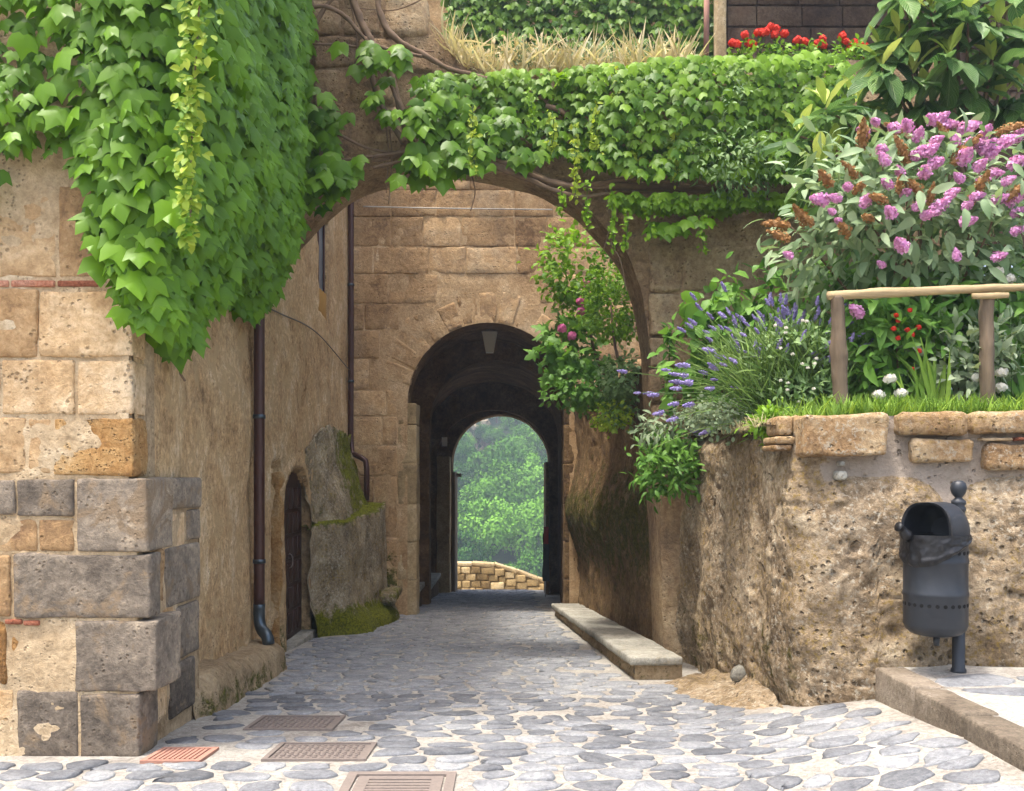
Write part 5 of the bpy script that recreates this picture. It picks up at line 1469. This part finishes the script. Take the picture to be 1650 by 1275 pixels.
for lst, bank, nm in ((PINK, pk, 'flower_panicle'), (BROWN, br_, 'faded_panicle')):
    for k, (x, y, s) in enumerate(lst):
        e = ((x - 1500) / 280) ** 2 + ((y - 360) / 200) ** 2
        Yp = 7.70 - .75 * math.sqrt(max(.02, 1 - min(e, .98))) + rng.uniform(-.05, .05)
        p = px(x, y, Yp)
        d_ = unit(np.array([(x - 1500) / 240 + rng.uniform(-.5, .5), rng.uniform(-.9, -.1), .35 + rng.uniform(-.3, .3)]))
        Ls = s * (rng.uniform(.125, .17) if nm[0] == 'f' and bank is pk else rng.uniform(.19, .25))
        Mx = frames((p - d_ * Ls * .5)[None], d_[None], np.array([[0, -.4, 1.]]), [Ls])[0]; Mx[:3, 3] -= bw
        o = bpy.data.objects.new(nm, bank[k % 6]); COL.objects.link(o); o.parent = bb; o.matrix_basis = Matrix(Mx.tolist())

# loquat tree -----------------------------------------------------------------------------
lq = thing('loquat_tree', 'loquat tree with long ribbed leaves and pale young tips behind the pink bush', 'tree', px(1560, 640, 9.0))
LOQ = []
def loq_leaf(k):
    rows = 9; cols = 5; r = np.random.default_rng(40 + k); v = np.linspace(0, 1, rows); us_ = np.linspace(-1, 1, cols)
    V = []; lu = []; lvv = []
    for vv in v:
        w = .19 * math.sin(PI * min(max(vv, .03), .97) ** 1.25) ** .75
        for u in us_:
            V.append([u * w, vv * (1 - .1 * vv), .10 * abs(u) * .6 - (.12 + .10 * k) * vv ** 2 + .012 * math.sin(vv * 30 + u * 3)]); lu.append(u); lvv.append(vv)
    return np.array(V), gridfaces(rows, cols), np.array(lu), np.array(lvv)
LQ = [loq_leaf(k) for k in range(4)]
lqb = {}
def loq_mesh(k, t):
    if (k, t) not in lqb:
        V, F, lu, lvv = LQ[k]; lqb[(k, t)] = mk('leaf', V, [F], M['loq'], True, {'tint': np.full(len(V), t), 'lu': lu, 'lv': lvv})
    return lqb[(k, t)]
tips = [(1450, 60, 8.6), (1500, 20, 8.5), (1560, 30, 8.4), (1610, 40, 8.5), (1420, 110, 8.5), (1330, 175, 8.4), (1420, 85, 8.7), (1320, 275, 8.3), (1530, 90, 8.3), (1600, 100, 8.4), (1640, 60, 8.5), (1470, 120, 8.5), (1380, 165, 8.6), (1450, -10, 8.6), (1540, -15, 8.6), (1630, -20, 8.6), (1560, 140, 8.6), (1490, 160, 8.6), (1640, 150, 8.6), (1400, 210, 8.7), (1290, 220, 8.6), (1610, 170, 8.7), (1345, 250, 8.5), (1520, 50, 8.8), (1580, 75, 8.8), (1470, 30, 8.8)]
fork = px(1560, 330, 8.9); foot = px(1555, 655, 9.0); lqw = np.array(WL[lq.name])
V, F = tube(smooth_path([foot, px(1545, 500, 8.95), fork], 16), [.06, .05, .045], 10, True, .3); wobj('trunk', V, F, M['bark'], lq)
for k, (x, y, Y) in enumerate(tips):
    e = px(x, y, Y); P = smooth_path([fork, fork * .6 + e * .4 + [0, .05, .02], e], 12)
    V, F = tube(P, [.03, .018, .010], 6); wobj('branch', V, F, M['bark'], lq)
    big = 9 + int(rng.integers(0, 4))
    for j in range(big + 4):
        young = j >= big
        a = j * 2.4 + k; ho = np.array([math.cos(a), math.sin(a), 0])
        if young: d_ = unit(ho * .45 + [0, 0, 1.0]); s = rng.uniform(.22, .33); tt_ = rng.choice([.78, .9, 1.0])
        else: d_ = unit(ho + [0, -.15, rng.uniform(-.95, .25)]); s = rng.uniform(.34, .48); tt_ = rng.choice([.0, .15, .3, .45, .55])
        p0 = e + ho * .02 + np.array([0, 0, -.05 + .10 * young - .02 * (j % 3)])
        n_ = np.array([0, -.25, 1.0]) if not young else -ho * 1.0 + [0, 0, .1]
        Mx = frames(p0[None], d_[None], n_[None] + rng.normal(0, .2, (1, 3)), [s])[0]; Mx[:3, 3] -= lqw
        o = bpy.data.objects.new('leaf', loq_mesh(int(rng.integers(0, 4)), float(tt_))); COL.objects.link(o); o.parent = lq; o.matrix_basis = Matrix(Mx.tolist())

# flowers and undergrowth in the bed ---------------------------------------------------------
wf = thing('white_flower_plant', 'narrow grey-leaved plant with white flower heads behind the fence', 'plant', px(1560, 660, 7.2))
bush(wf, px(1560, 590, 7.2), (.32, .2, .26), 420, LANCE, M['sage'], .08, .16, 26, .16, 0, tipdn=.2)
for k, (x, y) in enumerate(((1577, 608), (1614, 601), (1415, 637), (1452, 634), (1434, 611), (1608, 438), (1626, 450), (1612, 625))):
    V, F = ball_head(40 + k, 34, .045, .02, .7); c = px(x, y, 6.95 if y > 500 else 7.2)
    obj('flower', mk('flower', V, [F], M['white'], True, {'tint': rng.random(len(V))}), wf, c)
    P = smooth_path([px(x + 4, 664, 7.1), px(x + 3, (y + 664) / 2, 7.05), c], 6); V, F = tube(P, .004, 4); wobj('stem', V, F, M['lavl'], wf)
rf = thing('red_flower_plant', 'leafy plant with small scarlet flowers between the fence posts', 'plant', px(1450, 660, 7.4))
bush(rf, px(1440, 575, 7.45), (.45, .25, .38), 800, LANCE, M['fig'], .08, .17, 40, .18, 60, tipdn=0)
for k, (x, y) in enumerate(((1447, 517), (1440, 530), (1466, 500), (1462, 532), (1447, 545), (1480, 528), (1470, 540), (1481, 566), (1470, 595), (1444, 508))):
    V, F = ball_head(80 + k, 12, .017, .014); obj('flower', mk('flower', V, [F], M['red'], True, {'tint': rng.random(len(V))}), rf, px(x, y, 7.1))
V, F = tube(np.array([px(1450, 665, 7.4), px(1445, 540, 7.4)]), .01, 5); wobj('stem', V, F, M['bark'], rf)
fl = thing('daisy_clump', 'clump of grey-green leaves with small white flowers left of the fence post', 'plant', px(1290, 662, 7.3))
bush(fl, px(1295, 590, 7.5), (.30, .2, .40), 900, LANCE, M['shrub2'], .05, .11, 40, .15, 0, tipdn=.3)
for k in range(16):
    V, F = ball_head(120 + k, 10, .013, .009, .6); obj('flower', mk('flower', V, [F], M['white'], True, {'tint': rng.random(len(V))}), fl, px(rng.uniform(1240, 1335), rng.uniform(510, 655), rng.uniform(7.0, 7.3)))
V, F = tube(np.array([px(1295, 668, 7.4), px(1295, 590, 7.4)]), .01, 5); wobj('stem', V, F, M['lavl'], fl)
ir = thing('sword_leaf_plant', 'upright sword-leaved green clump just behind the fence rail', 'plant', px(1490, 665, 7.0))
m_ = 40; leaves(ir, BLADE, M['grass'], px(1495, 665, 7.0) + np.column_stack([rnd(m_, -.12, .14), rnd(m_, -.05, .1), rnd(m_, -.03, .02)]), np.column_stack([rnd(m_, -.25, .25), rnd(m_, -.2, .2), np.full(m_, 1.)]), np.column_stack([rnd(m_, -.5, .5), np.full(m_, -1.), rnd(m_, 0, .2)]), rnd(m_, .30, .62), None, 40)
ir2 = thing('sword_leaf_plant', 'arching dark sword-leaved clump at the right edge behind the fence', 'plant', px(1640, 665, 7.3))
m_ = 60; leaves(ir2, BLADE, M['fig'], px(1650, 660, 7.3) + np.column_stack([rnd(m_, -.12, .2), rnd(m_, -.1, .1), rnd(m_, -.03, .02)]), np.column_stack([rnd(m_, -.9, .4), rnd(m_, -.3, .2), np.full(m_, 1.)]), np.column_stack([rnd(m_, -.5, .5), np.full(m_, -1.), rnd(m_, 0, .2)]), rnd(m_, .4, .8), None, 60)
cr = thing('creeping_plant', 'pale silvery ground-cover spilling over the corner of the rock wall', 'plant', px(1190, 690, 7.9))
bush(cr, px(1170, 672, 7.9), (.36, .35, .10), 900, OVAL, M['sage'], .03, .06, 40, .12, 0)
bush(cr, px(1240, 690, 7.1), (.10, .14, .12), 420, LANCE, M['shrub'], .04, .09, 16, .08, 0, tipdn=.3)
# background greenery filling the bed
bg_ = thing('garden_hedge', 'dark leafy hedge at the back of the flower bed', 'hedge', (4.0, 9.0, 2.0))
bush(bg_, (3.6, 9.2, 2.9), (2.1, .4, 1.0), 3000, OVAL, M['fig'], .09, .17, 120, .26, 0)

# grass along the wall top: stuff
m_ = 5200; X = rnd(m_, 2.0, 4.4); Yg = 6.56 + rng.random(m_) ** 1.6 * .75
k = (X > 2.25) | (rng.random(m_) < .25); X, Yg = X[k], Yg[k]; m_ = len(X)
def grass(name, label, P, h0, h1, mat, lean=.35, tint=None):
    m_ = len(P); Mx = frames(P, np.column_stack([rnd(m_, -lean, lean), rnd(m_, -lean, lean), np.full(m_, 1.)]), rng.normal(0, 1, (m_, 3)) + [0, -.5, 0], rnd(m_, h0, h1))
    pk_ = rng.integers(0, 4, m_); Vs, Fs, Ts = scatter(BLADE, Mx, pk_); tn_ = rng.random(m_) if tint is None else tint
    o = wobj(name, np.concatenate(Vs), [np.concatenate(Fs)], M[mat], None, True, {'tint': np.concatenate([np.repeat(tn_[ix], nv_) for ix, nv_ in Ts])}, 'stuff')
    tag(o, label, 'grass')
grass('grass', 'green grass along the edge of the wall top under the fence', np.column_stack([X, Yg, np.full(m_, 1.97) + .03]), .10, .22, 'grass')
m_ = 700; grass('dry_grass', 'tuft of straw-coloured grass on the corner of the rock wall', np.column_stack([rnd(m_, 1.82, 2.1), rnd(m_, 6.9, 8.2), np.full(m_, 1.98)]), .05, .13, 'straw', .8)
# straw on top of the archway
m_ = 1900; gx = 720 + rng.random(m_) * 390; X = (gx - 825) / FPX * 10.1
P = np.column_stack([X, rnd(m_, 9.8, 10.55), topz(X) - .05])
grass('dry_grass', 'pale dry grass bristling along the top of the archway', P, .12, .52, 'straw', 1.0, np.clip(rng.random(m_), 0, 1))
wd = thing('flowering_weed', 'yellowish flowering weeds in the dry grass on the archway', 'plant', (.9, 10.1, 5.9))
bush(wd, (.5, 10.2, 6.1), (1.2, .35, .22), 2000, LANCE, M['sage'], .04, .08, 40, .13, 0, tipdn=.6)
bush(wd, (.1, 10.1, 6.05), (.5, .3, .22), 500, LANCE, M['straw'], .05, .1, 30, .13, 0, tipdn=.4)
sh = thing('climbing_shrub', 'small grey-green shrub rooted in the ivy curtain above the wall ledge', 'shrub', px(1190, 300, 9.5))
bush(sh, px(1190, 255, 9.35), (.42, .15, .32), 700, LANCE, M['shrub2'], .05, .10, 34, .15, 0)
bush(sh, px(1185, 165, 9.35), (.14, .12, .26), 200, LANCE, M['shrub2'], .05, .09, 14, .1, 0)

# geraniums behind the hedge top -----------------------------------------------------------
pot = thing('planter_trough', 'dark stone planter trough holding the red geraniums', 'planter', (3.0, 11.0, 5.9))
block('trough', 2.3, 4.4, 10.75, 11.15, 5.75, 6.22, M['darkbuild'], pot, .02, .2, .005)
block('lip', 2.27, 4.43, 10.72, 11.18, 6.22, 6.27, M['darkbuild'], pot, .01, .2, .004)
GER = [[(1180, 70), (1188, 72), (1200, 57), (1207, 71)], [(1213, 72), (1221, 53), (1228, 53), (1234, 52)], [(1242, 44), (1250, 47), (1248, 56), (1264, 55)], [(1285, 65), (1296, 68), (1318, 71)], [(1316, 72), (1325, 64), (1327, 74)], [(1357, 59), (1362, 68), (1370, 78)], [(1377, 70), (1384, 72), (1394, 76), (1397, 91)], [(1453, 59), (1428, 78)]]
for k, g_ in enumerate(GER):
    gx = sum(p[0] for p in g_) / len(g_)
    t = thing('geranium', 'red-flowered geranium behind the ivy-covered wall top, ' + (ORD[k] if k < 5 else ORD[k + 7]) + ' of the geraniums', 'geranium', px(gx, 110, 10.95), 'red geraniums behind the hedge')
    c = px(gx, 92, 10.95); bush(t, c, (.16, .15, .15), 130, OVAL, M['shrub'], .05, .09, 12, .1, 0)
    for j, (x, y) in enumerate(g_):
        V, F = ball_head(200 + j + k * 5, 24, .046, .026); p = px(x, y, 10.9); obj('flower', mk('flower', V, [F], M['red'], True, {'tint': rng.random(len(V))}), t, p)
        V, F = tube(np.array([c, p]), .005, 4); wobj('stem', V, F, M['lavl'], t)

# ivy high on the gate building, dark house behind -----------------------------------------
fi = thing('ivy', 'dark ivy covering the upper wall far behind the dry grass', 'ivy', (1.2, 16.4, 8.6))
m_ = 3600; X = rnd(m_, -1.2, 4.2); Z = rnd(m_, 8.3, 10.6)
k = (Z > 8.75 + .25 * np.sin(X * 2.2) - .5 * sstep(2.6, 3.6, X)); X, Z = X[k], Z[k]; m_ = len(X)
leaves(fi, IVY, M['ivy2'], np.column_stack([X, 16.45 - rnd(m_, 0, .35), Z]), np.column_stack([rnd(m_, -.5, .5), rnd(m_, -.7, -.1), np.full(m_, -1.)]), np.column_stack([rnd(m_, -.5, .5), np.full(m_, -1.), rnd(m_, .2, 1)]), rnd(m_, .12, .18), rnd(m_, 0, .7), 0)
hs_ = thing('dark_house', 'dark brown block-built house in deep shade behind the geraniums', 'house', (6.5, 15, 5.9))
V, F = rbox(6, .4, 6, .02, .5, .01, 5); wobj('wall', V + [6.45, 15.4, 8.2], [F], M['darkbuild'], hs_)
z = 7.2
while z < 10.6:
    x = 3.5 + rng.uniform(-.3, 0)
    while x < 8.5:
        w = rng.uniform(.5, .8); a = max(x, 3.5)
        block('stone_block', a + .01, x + w - .01, 15.16, 15.3, z + .01, z + .33, M['darkbuild'], hs_, .015, .3, .004); x += w
    z += .35
block('roof_slab', 3.3, 9, 13.2, 16, 11.0, 11.25, M['darkbuild'], hs_, .02, .5, .003)
block('corner_post', 3.30, 3.46, 15.0, 15.25, 6.5, 11.0, M['jamb'], hs_, .02, .3, .004)
tp = tube(np.array([px(1138, 90, 14.8), px(1139, -40, 14.8)]), .045, 10)
dp = thing('drainpipe', 'reddish pipe at the corner of the dark house above the hedge', 'drainpipe', px(1138, 90, 14.8)); wobj('pipe', tp[0], tp[1], M['terra'], dp)

# fallen petals
for k, (x, y, Yd) in enumerate(((1434, 1113, 6.1), (1632, 1222, 4.72))):
    V, F = ball_head(300 + k, 12, .02, .016, .5); c = px(x, y, Yd); c[2] = float(gz(c[0], Yd)) + .018
    o = obj('fallen_flower', mk('fallen_flower', V, [F], M['redp'], True), None, c)
    tag(o, ('dark red fallen bloom against the end of the kerb' if k == 0 else 'pinkish red fallen bloom at the foot of the kerb near the right edge'), 'flower')

# ------------------------------------------------------------------ valley beyond the passage
def hill_z(x, y):
    P = np.column_stack([np.ravel(x), np.ravel(y), 0 * np.ravel(x)])
    b = np.interp(np.ravel(y), [34, 60, 95, 120, 190, 260, 420, 700], [-14, -26, -22, -11, 15, 36, 70, 90])
    return b + 3.5 * fbm(P, .03, 3, 7)
V, F = sheet(np.arange(-260, 261, 6.0), np.concatenate([np.arange(34, 260, 5.0), np.arange(260, 700, 20)]), lambda u, v: np.column_stack([u, v, hill_z(u, v)]))
tag(wobj('hillside', V, [F], M['hill'], kind='structure', loc=(0, 100, 0)), 'far wooded hillside across the valley')
def tree_crown(seed, n=3200):
    r = np.random.default_rng(seed); nc = 26
    d = unit(r.normal(0, 1, (nc, 3))); d[:, 2] = np.abs(d[:, 2]) * 1.1 - .25
    cc = d * np.array([1, 1, .9]) * (.55 + .35 * r.random((nc, 1)))
    k = r.integers(0, nc, n); rad = (.26 + .14 * r.random(nc))[k][:, None]
    o = unit(r.normal(0, 1, (n, 3))); P = cc[k] + o * rad * (.75 + .3 * r.random((n, 1)))
    nr = unit(P) * .9 + o * .7 + r.normal(0, .15, (n, 3)) + [0, 0, .15]; tp_ = r.normal(0, 1, (n, 3)) + [0, 0, -.4]
    Mx = frames(P, tp_, nr, r.uniform(.065, .11, n)); pk_ = r.integers(0, 4, n)
    Vs, Fs, Ts = scatter(OVAL, Mx, pk_); ct = r.random(nc)
    tn_ = np.clip(.30 * ct[k] + .22 * r.random(n) + .18 + .25 * P[:, 2], 0, 1)  # tint rises with height, painting in lit tops and dark undersides
    me = mk('crown', np.concatenate(Vs), [np.concatenate(Fs)], M['tree'], True, {'tint': np.concatenate([np.repeat(tn_[ix], nv_) for ix, nv_ in Ts])})
    return me
crowns = [tree_crown(k) for k in range(5)]
V, F = tube(smooth_path([(0, 0, -1.4), (.03, 0, -.8), (0, .02, -.1)], 8), [.09, .06, .03], 7); trunk = mk('trunk', V, F, M['bark'])
pts = []
yv = 108.0
while yv < 235:
    x = -.075 * yv * 1.25 - rng.uniform(0, 5)
    while x < .06 * yv * 1.25 + 2: pts.append((x, yv + rng.uniform(-2, 2))); x += rng.uniform(4.6, 7.6)
    yv += rng.uniform(5.0, 7.0)
for k, (x, y) in enumerate(pts):
    zc_ = float(hill_z(np.array([x]), np.array([y]))[0])
    s = rng.uniform(2.6, 5.0); h = s * rng.uniform(.9, 1.3)
    pxx, pyy, prr = x / y * FPX + 825, 770 - (zc_ + h * 1.25 - EYE) / y * FPX, s / y * FPX
    if y < 172 and abs(pxx - 782) < 22 + prr * .5 and 690 - prr * .7 < pyy < 722 + prr * .5: s *= .5; h *= .45
    t = thing('hillside_tree', 'round leafy green tree on the far hillside seen through the passage', 'tree', (x, y, zc_), 'trees on the far hillside')
    for nm, me in (('crown', crowns[k % 5]), ('trunk', trunk)):
        o = bpy.data.objects.new(nm, me); COL.objects.link(o); o.parent = t
        o.location = (0, 0, h * 1.25); o.scale = (s, s, h); o.rotation_euler = (0, 0, rng.uniform(0, 6.28))
for k, (x, w, y0, y1, lab) in enumerate(((764, 11, 690, 735, 'pale tall cliff face, leftmost of the three among far trees'), (782, 12, 684, 730, 'pale cliff face with dark cracks, middle of the three among far trees'), (800, 9, 696, 726, 'pale narrow cliff face, rightmost of the three among far trees'))):
    a = px(x, (y0 + y1) / 2, 168); k_ = 168 / FPX
    V, F = rbox(w * k_ * 1.15, 2.5, (y1 - y0) * k_ * 1.25, .35, .25, .5, 20 + k, .9); V[:, 0] *= 1 + .12 * np.sin(V[:, 2] * 1.7 + k); o = obj('cliff', mk('cliff', V * [1, 1, 1], [F], M['cliff']), None, a); tag(o, lab, 'cliff')

# ------------------------------------------------------------------ haze in the valley air
hz = G('haze_air'); hz.nt.nodes.remove(hz.b)
pv = hz.n('ShaderNodeVolumePrincipled', {'Color': (.74, .87, 1.0, 1), 'Density': .0014, 'Anisotropy': 0.2})
hz.nt.links.new(pv.outputs[0], hz.out.inputs['Volume'])
V = np.array([[x, y, z] for z in (-40, 120) for x, y in ((-280, -12), (280, -12), (280, 720), (-280, 720))], float)
o = wobj('haze', V, [np.array([[3, 2, 1, 0], [4, 5, 6, 7], [0, 1, 5, 4], [1, 2, 6, 5], [2, 3, 7, 6], [3, 0, 4, 7]])], hz.m, smooth=False, kind='stuff', loc=(0, 0, -40))
tag(o, 'thin blue haze filling the air of the valley')
